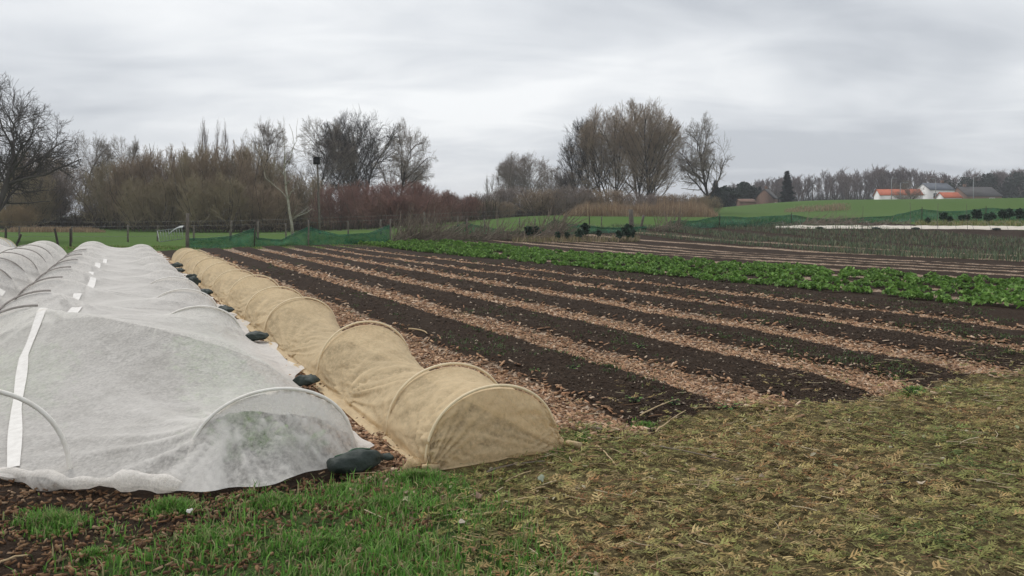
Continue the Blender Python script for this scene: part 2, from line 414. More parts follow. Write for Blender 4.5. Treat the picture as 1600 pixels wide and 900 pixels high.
def build_garden():
    us = axis([(-5, 1.5, .5, .1), (1.5, 8, .045, .05), (8, 18, .07, .18), (18, 45, .18, .45)])
    vs = axis([(-13, -2, .5, .15), (-2, 2.6, .08, .06), (2.6, 12, .05, .06), (12, 20, .08, .12), (20, 38, .12, .18), (38, 52, .25, .5)])
    U, V_ = np.meshgrid(us, vs, indexing='ij')
    x, y = UV(U, V_)
    z = garden_z(U, V_)
    vv = vunwarp(U, V_)
    edge = np.minimum(np.minimum(U + 4.5, 38.5 + .28 * np.clip(V_ - 20, 0, 12) + .4 * vnoise(V_, U * 0, 6) - U), np.minimum(V_ + 12.5, 51 - V_))
    z = z - .25 * sst(.4, -.6, edge)
    F = grid_faces(len(us), len(vs))[:, ::-1]
    gm = grass_mask(U, vv) + sst(1.3, .2, edge) + .75 * sst(8, 14, U) * sst(-.8, -2, V_) * 0
    o = link('garden_bed_soil', mesh('garden_bed_soil', np.stack([x, y, z], -1).reshape(-1, 3), F, M['garden'], True,
             {'path': path_mask(U, vv).ravel(), 'litter': litter_mask(U, vv).ravel(), 'grass': gm.ravel()}))
    tag(o, kind='structure')
build_garden()

# ------------------------------------------------------------------ fleece covers over hoops
HOOP_R, HOOP_H = .48, .52
def hoop_pts(vc, u, r=HOOP_R, h=HOOP_H, n=25, lean=0.0, jit=0.0):
    th = np.linspace(0, np.pi, n)
    v = vc - r * np.cos(th) ; z = h * np.sin(th) ** .85
    uu = u + lean * np.sin(th)
    x, y = UV(uu, v)
    return np.stack([x, y, z + g(x, y) + .03], -1)

def fan(u, s, u0, s0, k, amp, Rr, seed):
    """creases that radiate from a gathering point"""
    du, ds = u - u0, s - s0; r = np.hypot(du, ds); th = np.arctan2(ds, du)
    n_ = 1 - np.abs(2 * vnoise(th * k / 6.283 + 50, np.full_like(th, float(int(seed))), seed) - 1)
    global CREASE
    if CREASE is not None and CREASE.shape == np.shape(r): CREASE = CREASE + amp * 30 * np.clip(n_ * 2.6 - 1.6, 0, 1) * np.exp(-r / (Rr * .9)) * np.clip(r / .06, 0, 1)
    return amp * (n_ ** 1.3 - .38) * np.exp(-r / Rr) * np.clip(r / .25, 0, 1)
CREASE = None

def white_cover(name, centres, hoops, v0, v1, front, uend, seed, dv=.025, res=(.026, .15), flat_to=None, ridge=None, extra=()):
    """a taut sheet over hoops: membrane relaxed over the hoops as obstacles"""
    nv = int((v1 - v0) / dv) + 1
    vs = np.linspace(v0, v1, nv)
    us = axis([(front[0], front[0] + 6, res[0], res[0] * 1.3), (front[0] + 6, uend, res[0] * 1.3, res[1])]); nu = len(us)
    fr = front[1](vs)                                    # u of the near hem for every column
    t = (us - us[0]) / (us[-1] - us[0])
    bl = np.clip(1 - (us - us[0]) / 5.0, 0, 1) ** 1.3
    U = us[:, None] + bl[:, None] * (fr - us[0])[None, :]
    Vg = np.broadcast_to(vs[None, :], U.shape).copy()
    lob = .02 + .03 * vnoise(U * .9, Vg * .9, seed)      # crop under the sheet
    obs = lob.copy()
    for (vc, r, h), us_h in zip(centres, hoops):
        for uh in us_h:
            prof = np.where(np.abs(vs - vc) < r, h * np.sqrt(np.clip(1 - ((vs - vc) / r) ** 2, 0, 1)) ** .85, 0)
            k = np.argmin(np.abs(U - uh), axis=0)
            obs[k, np.arange(nv)] = np.maximum(obs[k, np.arange(nv)], prof + .012)
    if ridge is not None:
        rd = np.array(ridge); q_ = np.linspace(0, 1, 500); c_ = np.linspace(0, 1, len(rd))
        for a_, b_, z_ in zip(np.interp(q_, c_, rd[:, 0]), np.interp(q_, c_, rd[:, 1]), np.interp(q_, c_, rd[:, 2])):
            j_ = int(np.argmin(np.abs(vs - b_))); i_ = int(np.argmin(np.abs(U[:, j_] - a_))); obs[i_, j_] = max(obs[i_, j_], z_)
    z = obs.copy()
    fix = np.zeros_like(z, bool); fix[0] = fix[-1] = True; fix[:, 0] = fix[:, -1] = True
    if flat_to is not None: fix |= Vg > flat_to(U)
    z[fix] = .02
    du = np.gradient(us)[:, None] * np.ones((1, nv))
    wu = (dv / du) ** 2 * 1.0; wv_ = 1.0
    den_ = 2 * wu + 2 * wv_
    ii, jj = np.indices(z.shape); red = (ii + jj) % 2 == 0
    om = 1.92
    for it in range(460):
        for par in (red, ~red):
            nb = np.zeros_like(z)
            nb[1:-1, 1:-1] = (wu[1:-1, 1:-1] * (z[2:, 1:-1] + z[:-2, 1:-1]) + z[1:-1, 2:] + z[1:-1, :-2]) / den_[1:-1, 1:-1]
            zn = np.maximum(z + om * (nb - z), obs)
            up = par & ~fix; z[up] = zn[up]
    # creases
    global CREASE
    cr = np.zeros_like(z); CREASE = np.zeros_like(z)
    for (vc, r, h), us_h in zip(centres, hoops):
        for q, uh in enumerate(us_h[:7]):
            lf = sst(vc + .1, vc - .25, Vg); rt = sst(vc + .1, vc + .3, Vg)
            cr += lf * fan(U, Vg, uh - .05, vc - r * .35, 22, .016, .5, seed + q) + rt * fan(U, Vg, uh, vc + r * .55, 22, .020, .45, seed + 31 + q)
    cr += fan(U, Vg, front[2][0], front[2][1], 40, .045, .7, seed + 5)
    for (fu, fv, fk, fa, fr_) in extra: cr += fan(U, Vg, fu, fv, fk, fa, fr_, seed + int(fu * 7))
    for (vc, r, h), us_h in zip(centres, hoops):
        for uh in us_h: cr *= 1 - .9 * np.exp(-((U - uh) / .06) ** 2) * sst(r * 1.1, r * .8, np.abs(Vg - vc))
    cr *= np.clip((z - .03) / .1, 0, 1)
    z = z + cr + .010 * (vnoise(U * 2.2, Vg * 4, seed + 3) - .5) + .006 * (vnoise(U * 7, Vg * 7, seed + 4) - .5)
    # crumpled hem on the ground
    low = np.clip(1 - z / .06, 0, 1); CREASE = np.maximum(CREASE, low * .8)
    z = z + low * (.035 * vnoise(U * 7, Vg * 9, seed + 9) ** 2)
    Vh = Vg + np.where(jj >= nv - 6, (jj - nv + 6) / 6, 0) * .16 * (vnoise(U * 1.9, Vg * 0, seed + 2) - .5) * 2
    if flat_to is not None: Vh = Vh - np.clip((Vg - 1.38) / .22, 0, 1) * .15 * sst(7.6, 5.2, U)
    Uh = U - np.where(ii < 5, (5 - ii) / 5, 0) * .07 * (vnoise(Vg * 7, U * 0, seed + 6) - .3) * 2
    x, y = UV(Uh, Vh)
    P = np.stack([x, y, z + g(x, y) + .045], -1)
    return U, Vg, z, P, mesh(name, P.reshape(-1, 3), grid_faces(nu, nv)[:, ::-1], M['fleece'], True, {'crease': np.clip(CREASE, 0, 1).ravel()})

def surf_at(U, Vg, P, u, v):
    k = np.argmin((U - u) ** 2 + (Vg - v) ** 2); return P.reshape(-1, 3)[k]
def seam_strip(name, U, Vg, P, line, width, parent):
    line = np.array(line, float); n = max(6, int(np.sum(np.hypot(*np.diff(line, axis=0).T)) / .05))
    tt = np.linspace(0, 1, n); q = np.concatenate([[0], np.cumsum(np.hypot(*np.diff(line, axis=0).T))]); q /= q[-1]
    L = np.stack([np.interp(tt, q, line[:, 0]), np.interp(tt, q, line[:, 1])], 1)
    T = unit(np.gradient(L, axis=0)); Nn = np.stack([-T[:, 1], T[:, 0]], 1)
    tree = P.reshape(-1, 3); uu, vv = U.ravel(), Vg.ravel(); rows = []
    for a in np.linspace(-.5, .5, 4):
        pts = L + Nn * a * width * (.85 + .12 * np.sin(np.arange(n) * .21 + line[0, 0])[:, None]); zz = []
        for p in pts:
            d2 = (uu - p[0]) ** 2 + (vv - p[1]) ** 2; k = np.argpartition(d2, 4)[:4]; wk = 1 / (d2[k] + 1e-5); zz.append(np.sum(wk * tree[k, 2]) / wk.sum())
        zz = np.convolve(np.pad(zz, 2, 'edge'), np.ones(5) / 5, 'valid')
        x, y = UV(pts[:, 0], pts[:, 1]); rows.append(np.stack([x, y, zz + .009], -1))
    rows = np.stack(rows, 1)
    o = link(name, mesh(name, rows.reshape(-1, 3), grid_faces(n, 4), M['seam'], True), parent)
    return o
def hoop_obj(name, vc, u, r, h, rad, mt, parent, t0=0, t1=1, lift=0.0, lean=0.0):
    P = hoop_pts(vc, u, r, h, 33, lean); a, b_ = int(t0 * 32), int(t1 * 32) + 1
    P = P[a:b_].copy(); P[:, 2] += lift
    return MB().tube(P, rad, 8).build(name, mt, parent, True)

# white sheet over two rows, nearest to the camera on the left
root_w = empty('fleece_tunnel', (0, 0, 0))
tag(root_w, 'wide white fleece cover stretched over hoops, nearest on the left', 'row cover', 'fleece covered crop rows')
HA = [9.4, 11.2, 13.6, 16.2, 18.8, 21.4, 24.4, 27.4, 30.4, 33]; HB = [4.95, 9.9, 12.3, 14.8, 17.2, 20.0, 23.2, 26.6, 30.0, 33]
def front_w(v): return np.interp(v, [-1.6, -1.1, -.6, -.1, .16, .5, .9, 1.2, 1.4, 1.75], [6.1, 5.75, 5.42, 5.0, 4.78, 4.62, 4.58, 4.70, 4.82, 5.0])
FLAT = lambda U: 1.39 + .06 * sst(5.5, 5, U) + .10 * vnoise(U * .8, U * 0, 17) + .0 * U
U1, V1, z1, P1, me = white_cover('cover', [(-.78, .60, .58), (.88, .50, .44)], [HA, HB], -1.62, 1.60, (4.7, front_w, (4.85, 1.38)), 34.5, 40, flat_to=FLAT, ridge=[(9.4, -.78, .60), (8.9, -.48, .60), (8.44, -.2, .59), (8.05, .05, .575), (7.7, .3, .55), (7.45, .6, .50), (7.25, .9, .42), (6.95, 1.17, .26), (6.6, 1.38, .05)], extra=((4.9, .62, 34, .050, .9), (9.3, -.45, 22, .035, .8), (11.3, -.4, 22, .04, .8), (13.7, -.4, 22, .04, .8), (9.9, 1.2, 22, .035, .6), (12.3, 1.2, 22, .035, .6)))
link('cover', me, root_w)
for u_ in HB[:4]: hoop_obj('hoop', .88, u_, .502, .450, .0105, M['pvc'], root_w, lift=.035)
for u_ in HA[:7]: hoop_obj('hoop', -.78, u_, .60, .60, .0125, M['pvc_grey'], root_w, 0, .55, lift=.035)
hoop_obj('hoop', -.80, 5.25, .56, .60, .014, M['pvc'], root_w, lift=.0)
seam_strip('seam', U1, V1, P1, [(5.42, -.54), (6.6, -.64), (8.0, -.72), (9.35, -.66)], .085, root_w)
for a, b_ in (((9.45, -.62), (10.9, -.42)), ((11.3, -.60), (13.2, -.50)), ((13.7, -.46), (16.0, -.36)), ((16.3, -.5), (18.4, -.45)), ((18.9, -.42), (21.2, -.38)), ((21.6, -.3), (24.0, -.25))):
    seam_strip('seam', U1, V1, P1, [a, b_], .13, root_w)
# rolled hem along the front left
def rolled_hem():
    vs = np.linspace(-1.55, .32, 60); us = front_w(vs) - .03 + .03 * np.sin(vs * 9)
    x, y = UV(us, vs); z = g(x, y) + .085 + .02 * np.sin(vs * 7 + 1) ; rad = .040 + .016 * np.sin(vs * 13) + .012 * np.sin(vs * 31)
    P = np.stack([x, y, z], -1); Vt = tube_verts(P[None], rad[None], 12)[0]
    Vt += .010 * (rng.random(Vt.shape) - .5); Vt = Vt.reshape(-1, 3)
    F = np.array([(k * 12 + j, k * 12 + (j + 1) % 12, (k + 1) * 12 + (j + 1) % 12, (k + 1) * 12 + j) for k in range(59) for j in range(12)])
    link('rolled_hem', mesh('rolled_hem', Vt, F, M['fleece'], True), root_w)
rolled_hem()

# second white sheet further left
root_w2 = empty('fleece_tunnel', (0, 0, 0))
tag(root_w2, 'white fleece cover with grey hoop ribs behind the nearest white cover, at the left edge', 'row cover', 'fleece covered crop rows')
HC = [8.0, 10.2, 12.4, 14.6, 16.8, 19.0, 21.4, 24, 26.6, 29.2, 31.8]; HD = [9.0, 11.4, 13.8, 16.2, 18.6, 21.2, 24, 27, 30, 32]
U2, V2, z2, P2, me = white_cover('cover', [(-2.28, .66, .66), (-3.85, .60, .60)], [HC, HD], -4.75, -1.52, (6.5, lambda v: 6.5 + 0 * v, (6.6, -1.7)), 33.2, 60, dv=.05, res=(.06, .2))
link('cover', me, root_w2)
for u_ in HC[1:9]: hoop_obj('hoop', -2.28, u_, .66, .68, .012, M['pvc_grey'], root_w2, .3, 1, lift=.03)
for a, b_ in (((14.8, -1.85), (16.4, -1.80)), ((17.2, -2.2), (18.6, -2.1)), ((21.5, -2.5), (23.5, -2.4)), ((24.2, -2.6), (26, -2.5))):
    seam_strip('seam', U2, V2, P2, [a, b_], .11, root_w2)

# tan tunnels, one arched sheet each
def tan_tunnel(vc, hoops, label, seed, mt, skirt=True, r=HOOP_R, h=HOOP_H, ns=72, du=.04, sag=1.22):
    root = empty('fleece_tunnel', (0, 0, 0)); tag(root, label, 'row cover', 'fleece covered crop rows')
    um_ = min(hoops[0] + 6, hoops[-1] - .5)
    us = axis([(hoops[0], um_, du, du * 1.4), (um_, hoops[-1], du * 1.4, du * 3.5)])
    hp = np.array(hoops)
    k = np.clip(np.searchsorted(hp, us, 'right') - 1, 0, len(hp) - 2)
    a, b_ = hp[k], hp[k + 1]; um = (a + b_) / 2; hl = (b_ - a) / 2
    q = np.cosh(sag * (us - um)) / np.cosh(sag * hl)
    hvar = np.array([1 + .06 * math.sin(i * 2.3 + seed) - (.08 if i == 0 else 0) for i in range(len(hp))]); hv = np.interp(us, hp, hvar)
    th = np.linspace(0, np.pi, ns)
    Q = q[:, None]; TH = th[None, :]
    pinch = 1 - .20 * (1 - Q) * np.sin(TH) ** .5
    vv = vc - r * np.cos(TH) * pinch * (1 + .0 * Q)
    zz = h * hv[:, None] * Q * np.sin(TH) ** (.85 + 1.1 * (1 - Q))
    UU = np.broadcast_to(us[:, None], vv.shape).copy()
    # end closing down to the ground: rings from the last hoop to the hem between the pegs
    tt = np.linspace(0, 1, 26)[1:][::-1]
    Ue = hoops[0] - (.05 * np.sin(np.pi * tt * .5)[:, None] * np.sin(TH) ** .6 + .02 * tt[:, None])
    Ve = vc - r * np.cos(TH) * (1 + .03 * tt[:, None])
    Ze = h * hvar[0] * np.sin(TH) ** .85 * (1 - tt[:, None])
    UU = np.vstack([Ue, UU]); vv = np.vstack([Ve, vv]); zz = np.vstack([Ze, zz]); ne = len(tt)
    S = np.broadcast_to((th / np.pi * 1.6)[None, :], UU.shape)          # arc length across
    Lg = UU.copy(); Lg[:ne] = hoops[0] - (tt * .55)[:, None]
    global CREASE
    cr = np.zeros_like(UU); CREASE = np.zeros_like(UU)
    for i, uh in enumerate(hp[:9]):
        cr += fan(Lg, S, uh, .05, 52, .045, .4, seed + i) + fan(Lg, S, uh, 1.55, 52, .04, .4, seed + 20 + i)
        if i < len(hp) - 1:
            mid = (hp[i] + hp[i + 1]) / 2
            if hp[i + 1] - hp[i] > 1.2:
                cr += fan(Lg, S, mid + .2, .10, 56, .075, .6, seed + 50 + i) + fan(Lg, S, mid, 1.5, 56, .06, .55, seed + 60 + i)
    for (vb, sd_) in ((vc - r, 1), (vc + r, -1)):
        dv_ = (vv - vb) * sd_; r1 = np.hypot(dv_, zz) + 1e-6; th1 = np.arctan2(zz, dv_); n1_ = 1 - np.abs(2 * vnoise(th1 * 15 + 3, th1 * 0, seed + 95 + sd_) - 1)
        endw = (UU <= hoops[0] + .001)
        CREASE = CREASE + np.where(endw, 1.6 * np.clip(n1_ * 2 - .9, 0, 1) * np.exp(-r1 / .32), 0)
        cr = cr + np.where(endw, .06 * (n1_ - .4) * np.exp(-r1 / .30) * np.clip(r1 / .10, 0, 1), 0)
        th2 = np.arctan2(zz, UU - hoops[0]); r2 = np.hypot(zz, UU - hoops[0]); n2_ = 1 - np.abs(2 * vnoise(th2 * 15 + 9, th2 * 0, seed + 85 + sd_) - 1)
        CREASE = CREASE + np.where(~endw & (dv_ < r), 1.5 * np.clip(n2_ * 2 - .9, 0, 1) * np.exp(-r2 / .35), 0)
        cr = cr + np.where(~endw & (dv_ < r), .07 * (n2_ - .4) * np.exp(-r2 / .35) * np.clip(r2 / .1, 0, 1), 0)
    pk = 0 * fan(Lg, S, hoops[0] - .08, .03, 60, .07, .42, seed + 90) + fan(Lg, S, hoops[0] - .08, 1.57, 60, .06, .38, seed + 91)
    cr += pk
    cr += .012 * (vnoise(Lg * 5 + S * 3, S * 6, seed) - .5) + .006 * (vnoise(Lg * 16, S * 14, seed + 1) - .5)
    # bulge where the sheet lies over a hoop
    hk = np.ones_like(cr)
    for uh in hp: hk *= 1 - .9 * np.exp(-((Lg - uh) / .04) ** 2) * sst(.12, .4, np.minimum(S, 1.6 - S))
    cr *= hk
    low = np.clip(np.minimum(S, 1.6 - S) / .08, 0, 1)
    nv_, nz_ = -np.cos(TH) * np.ones_like(UU), np.sin(TH) * np.ones_like(UU)
    nu_ = np.zeros_like(UU); nu_[:ne] = -1; nz_ = nz_.copy(); nz_[:ne] *= .2; nv_ = nv_.copy(); nv_[:ne] *= .3
    CR_ = np.clip(CREASE, 0, 1)
    UU = UU + cr * nu_ * low; vv = vv + cr * nv_ * low; zz = np.maximum(zz + cr * nz_ * low, .0)
    if skirt:
        ns2 = 5; el, er = [], []
        for side, lst in ((0, el), (-1, er)):
            sg = -1 if side == 0 else 1
            bu, bv = UU[:, side], vv[:, side]
            for j in range(1, ns2 + 1):
                wdt = (.05 + .06 * vnoise(bu * 2.1, bu * 0 + side, seed + 7)) * j / ns2
                wdt = wdt * np.where(np.arange(len(bu)) < ne, .12, 1)
                zj = .035 * vnoise(bu * 9, bu * 0 + j * 1.7, seed + 8) ** 2 * 1.2
                lst.append((bu, bv + sg * wdt, zj))
        el = el[::-1]
        UU = np.hstack([np.stack([q_[0] for q_ in el], 1), UU, np.stack([q_[0] for q_ in er], 1)])
        vv = np.hstack([np.stack([q_[1] for q_ in el], 1), vv, np.stack([q_[1] for q_ in er], 1)])
        zz = np.hstack([np.stack([q_[2] for q_ in el], 1), zz, np.stack([q_[2] for q_ in er], 1)])
    if skirt: CR_ = np.hstack([np.full((len(UU), 5), .8), CR_, np.full((len(UU), 5), .8)])
    x, y = UV(UU, vv)
    P = np.stack([x, y, zz + g(x, y) + .045], -1)
    # hem of the end wavers on the ground
    link('cover', mesh('cover', P.reshape(-1, 3), grid_faces(*UU.shape)[:, ::-1], mt, True, {'crease': CR_.ravel()}), root)
    for i, uh in enumerate(hoops[:11]):
        hoop_obj('hoop', vc, uh, r + .001, h * hvar[i] + .004, .0095, M['pvc_tan'], root, lift=.032)
    return root
TAN = [4.44, 5.20, 7.3, 10.2, 11.9, 13.9, 16.2, 18.4, 20.6, 22.8, 25.0, 27.0, 28.6]
root_t = tan_tunnel(2.16, TAN, 'long low tan fleece tunnel with sagging humps, right of the white cover', 3, M['fleece_tan'], r=.465, h=.475)
tan_tunnel(-5.5, [20, 22.4, 24.8, 27.2, 29.6, 32], 'short stretch of tan fleece tunnel far off at the left edge', 8, M['fleece_tan'], r=.6, h=.72, du=.12)
tan_tunnel(-6.4, [29.6, 31.6, 33.6], 'small pale fleece hump beside the far tan tunnel at the left edge', 5, M['fleece'], r=.6, h=.72, du=.12)
tan_tunnel(-4.1, [32.6, 34.4, 36], 'pale arched fleece hump behind the white covers, far left', 6, M['fleece'], r=.66, h=.72, du=.12)
# pegs, gathered corners
for (u_, v_, rz) in ((4.40, 1.66, .25), (4.40, 2.68, -.6), (6.2, 1.70, .9), (8.6, 1.72, .9)):
    x, y = UV(u_, v_); z = gz(x, y) + .07
    MB().box((x + .05, y, z), (.11, .03, .035), rz).build('peg', M['wood_pale'], root_t)
    if u_ < 5:
        q = np.linspace(0, 1, 7); Pk = np.stack([x - .05 - .03 * q, y + .02 + 0 * q, z + .05 - .085 * q], -1)
        kn = tube_verts(Pk[None], (.016 + .035 * np.sin(q * 2.6) + .012 * np.sin(q * 9))[None], 14)[0]
        kn += .014 * (rng.random(kn.shape) - .5)
        F = np.array([(k * 14 + j, k * 14 + (j + 1) % 14, (k + 1) * 14 + (j + 1) % 14, (k + 1) * 14 + j) for k in range(6) for j in range(14)])
        link('gathered_corner', mesh('gathered_corner', kn.reshape(-1, 3), F, M['fleece_tan'], True), root_t)

# ------------------------------------------------------------------ sandbags on the edge of the white cover
def sandbag_mesh(L=.36, W=.2, H=.12, seed=0, neck=True):
    n, k = 22, 26
    t = np.linspace(0, 1, k)
    if neck: rad = np.interp(t, [0, .02, .06, .2, .5, .66, .76, .81, .85, .93, 1], [.5, .78, .9, .96, 1, .88, .60, .34, .26, .44, .52])
    else: rad = np.interp(t, [0, .04, .12, .3, .6, .8, .92, 1], [.25, .6, .85, 1, .95, .75, .5, .2])
    if neck: rw, rh = rad * np.interp(t, [0, .1, 1], [1.25, 1, 1]), rad * np.interp(t, [0, .08, .25, .78, 1], [.7, .85, 1, 1, .55])
    else: rw, rh = np.interp(t, [0, .05, .3, .7, .95, 1], [.7, .92, 1, .95, .85, .6]), np.interp(t, [0, .06, .3, .65, .93, 1], [.06, .5, 1, .95, .45, .06])
    an = np.linspace(0, 2 * np.pi, n, endpoint=False)
    ca, sa = np.cos(an), np.sin(an)
    X = (t - .42)[:, None] * L * np.ones((1, n))
    Y = rw[:, None] * W / 2 * np.sign(ca) * np.abs(ca) ** .8
    Z = rh[:, None] * H / 2 * np.sign(sa) * np.abs(sa) ** .9
    wr = .30 * (vnoise(an[None, :] * 2.5 + 0 * t[:, None], t[:, None] * 7 + 0 * an, seed) - .5) + .12 * np.sin(an[None, :] * 7 + seed) * np.exp(-((t[:, None] - .76) / .12) ** 2)
    Y *= 1 + wr; Z *= 1 + wr
    Z = np.where(Z < -H * .34, -H * .34, Z) + H * .36 + .022 * (vnoise(X * 22, Y * 22, seed) - .5) - .05 * np.sin(t * 3)[:, None] * 0
    Z = Z - .25 * H * np.clip((t[:, None] - .78) / .2, 0, 1) * 0
    V = np.stack([X, Y, Z], -1).reshape(-1, 3)
    i = np.arange(k - 1)[:, None] * n; j = np.arange(n)[None, :]; j2 = (j + 1) % n
    F = np.stack([i + j, i + j2, i + n + j2, i + n + j], -1).reshape(-1, 4)
    c0 = np.arange(n)[::-1][None]; c1 = ((k - 1) * n + np.arange(n))[None]
    return mesh('bag_body', V, [F, c0, c1], M['bag'], True), X, Y, Z
def sandbag(px, py, L, rz, seed, label, H=.12, W=.2, neck=True, zoff=.02):
    d = 1920 / (py - 337) * .985; x, y = at(px, d)
    u_, v_ = to_uv(x, y)
    if L < .4: v_ = max(v_, 1.50); x, y = UV(u_, v_); zoff += .02
    r = empty('sandbag', (x, y, gz(x, y) + .055 + zoff), rz); tag(r, label, 'sandbag', 'dark green sandbags holding the white cover')
    me, X, Y, Z = sandbag_mesh(L, W, H, seed, neck); link('bag_body', me, r)
    if L > .3:
        k0 = 3
        for jj in (3, 4):
            Pp = np.stack([X[k0:18, jj], Y[k0:18, jj], Z[k0:18, jj] + .003], -1)
            MB().tube(Pp, .004, 5).build('stripe', M['bag_stripe'], r, True)
        q = np.linspace(0, 2 * np.pi, 13)
        MB().tube(np.stack([np.full(13, X[21, 0]), np.cos(q) * W * .11, np.sin(q) * H * .13 + H * .36], -1), .006, 5).build('tie', M['post_dark'], r, True)
    return r
sandbag(556, 741, .40, R(30), 1, 'big dark green sandbag with tied neck at the near corner of the white cover', .125, .15, True, 0)
sandbag(449, 616, .22, R(-20), 2, 'dark green sandbag half hidden behind the near slope of the white cover', .10, .16, False)
sandbag(388, 541, .27, R(0), 3, 'dark green sandbag lying flat, third nearest on the edge of the white cover', .12, .18, False)
sandbag(334, 496, .30, R(-35), 4, 'dark green sandbag tilted down, fourth nearest on the white cover edge', .12, .18, False)
sandbag(308, 467, .28, R(-25), 5, 'dark green sandbag, fifth nearest on the white cover edge', .14, .2, False)
sandbag(298, 451, .26, R(60), 6, 'upright pointed dark green sandbag, sixth nearest on the white cover edge', .22, .22, True)
sandbag(299, 439, .28, R(10), 7, 'small dark green sandbag, seventh nearest on the white cover edge', .12, .18, False)
sandbag(278, 429, .28, R(-20), 8, 'small dark green sandbag, second farthest on the white cover edge', .12, .2, False)
sandbag(275, 421, .34, R(-10), 9, 'small dark green sandbag, farthest one on the white cover edge', .15, .2, False)

# ------------------------------------------------------------------ scattered ground cover (uncountable)
def vis_filter(x, y, margin=60):
    px = 800 + 1200 * x / np.maximum(y, .1); return (y > 3.0) & (px > -margin) & (px < 1600 + margin)
def covered(u, v):
    """under a fleece cover"""
    return ((v > -1.6) & (v < 1.40) & (u > front_w(v) - .02)) | ((v < -1.5) & (v > -4.7) & (u > 6.5)) | ((v > 1.68) & (v < 2.62) & (u > 4.3) & (u < 28.6))
def rot_mats(n, tilt, rg):
    """random yaw, limited tilt: returns (n,3,3) columns = local axes"""
    a = rg.random(n) * 2 * np.pi; c, s = np.cos(a), np.sin(a)
    X = np.stack([c, s, rg.normal(0, tilt, n)], -1); X = unit(X)
    Y = np.stack([-s, c, rg.normal(0, tilt, n)], -1); Z = unit(np.cross(X, Y)); Y = np.cross(Z, X)
    return X, Y, Z
CHIPS = np.array([(.56, .42, .29), (.46, .31, .195), (.36, .23, .14), (.50, .345, .22), (.26, .165, .105), (.64, .53, .41), (.17, .11, .075), (.43, .265, .165)])
def build_chips(n, name, sampler, label, size=(.052, .017), tints=CHIPS, zf=garden_z):
    u, v, d = sampler(n); n = len(u)
    x, y = UV(u, v); z = zf(u, v)
    X, Y, Z = rot_mats(n, .28, rng)
    sc = np.clip(d / 9, 1, 2.6)[:, None]
    L = (size[0] * (.5 + 1.0 * rng.random(n)))[:, None] * sc / 2; W = (size[1] * (.5 + 1.1 * rng.random(n)))[:, None] * sc / 2; H = (.002 + .004 * rng.random(n))[:, None] * sc
    C = np.stack([x, y, z + .006 + .014 * rng.random(n)], -1)
    tp = .75 + .4 * rng.random((n, 1)); sk = .3 * (rng.random((n, 1)) - .5)
    c = [C - X * L - Y * W, C + X * L * tp - Y * W * tp, C + X * L + Y * W * (1 + sk), C - X * L * (1 - sk) + Y * W * .7]
    V = np.stack([q - Z * H for q in c] + [q + Z * H * (1 if i % 2 else .4) for i, q in enumerate(c)], 1).reshape(-1, 3)
    b = (np.arange(n) * 8)[:, None, None]
    F = (b + np.array([(4, 5, 6, 7), (0, 1, 5, 4), (1, 2, 6, 5), (2, 3, 7, 6), (3, 0, 4, 7)])[None]).reshape(-1, 4)
    t = tints[rng.integers(0, len(tints), n)] * np.array([1.08, .97, .90]) * (.55 + .5 * rng.random((n, 1)))
    o = link(name, mesh(name, V, F, M['tint_chip'], False, {'tint': np.repeat(t, 8, 0)})); tag(o, label, 'wood chips', kind='stuff')
def samp_paths(n):
    us, vs = [], []
    for c, wd in PATHS[:7]:
        k = int(n * (1.0 if c > 1.6 else .55)); inv = 1 / 4.0 - rng.random(k) * (1 / 4.0 - 1 / 34.0)      # density falls with distance squared
        u = 1 / inv; vv = c + wd * .72 * np.clip(rng.normal(0, .42, k), -1, 1)
        us.append(u); vs.append(vwarp(u, vv))
    u = np.concatenate(us); v = np.concatenate(vs); x, y = UV(u, v)
    vv = vunwarp(u, v)
    ok = vis_filter(x, y) & ~covered(u, v) & (path_mask(u, vv) > rng.random(len(u)) ** 2 * .8 - .03) & ((litter_mask(u, vv) < .5) | (rng.random(len(u)) < .1))
    return u[ok], v[ok], y[ok]
build_chips(10500, 'path_wood_chips', samp_paths, 'pinkish brown wood chips mulching the paths between beds')
def samp_front(n):
    u = 2.6 + rng.random(n) * 2.8; v = -1.4 + rng.random(n) * 3.6; x, y = UV(u, v)
    k = rng.random(n) < .25 + .75 * vnoise(u * 1.3, v * 1.3, 71)
    ok = vis_filter(x, y) & ~covered(u, v) & (litter_mask(u, v) < .5) & k
    return u[ok], v[ok], y[ok]
build_chips(15000, 'headland_wood_chips', samp_front, 'dark brown wood chips and bark on bare soil before the covers', (.030, .009), CHIPS * np.array([.5, .46, .40]))

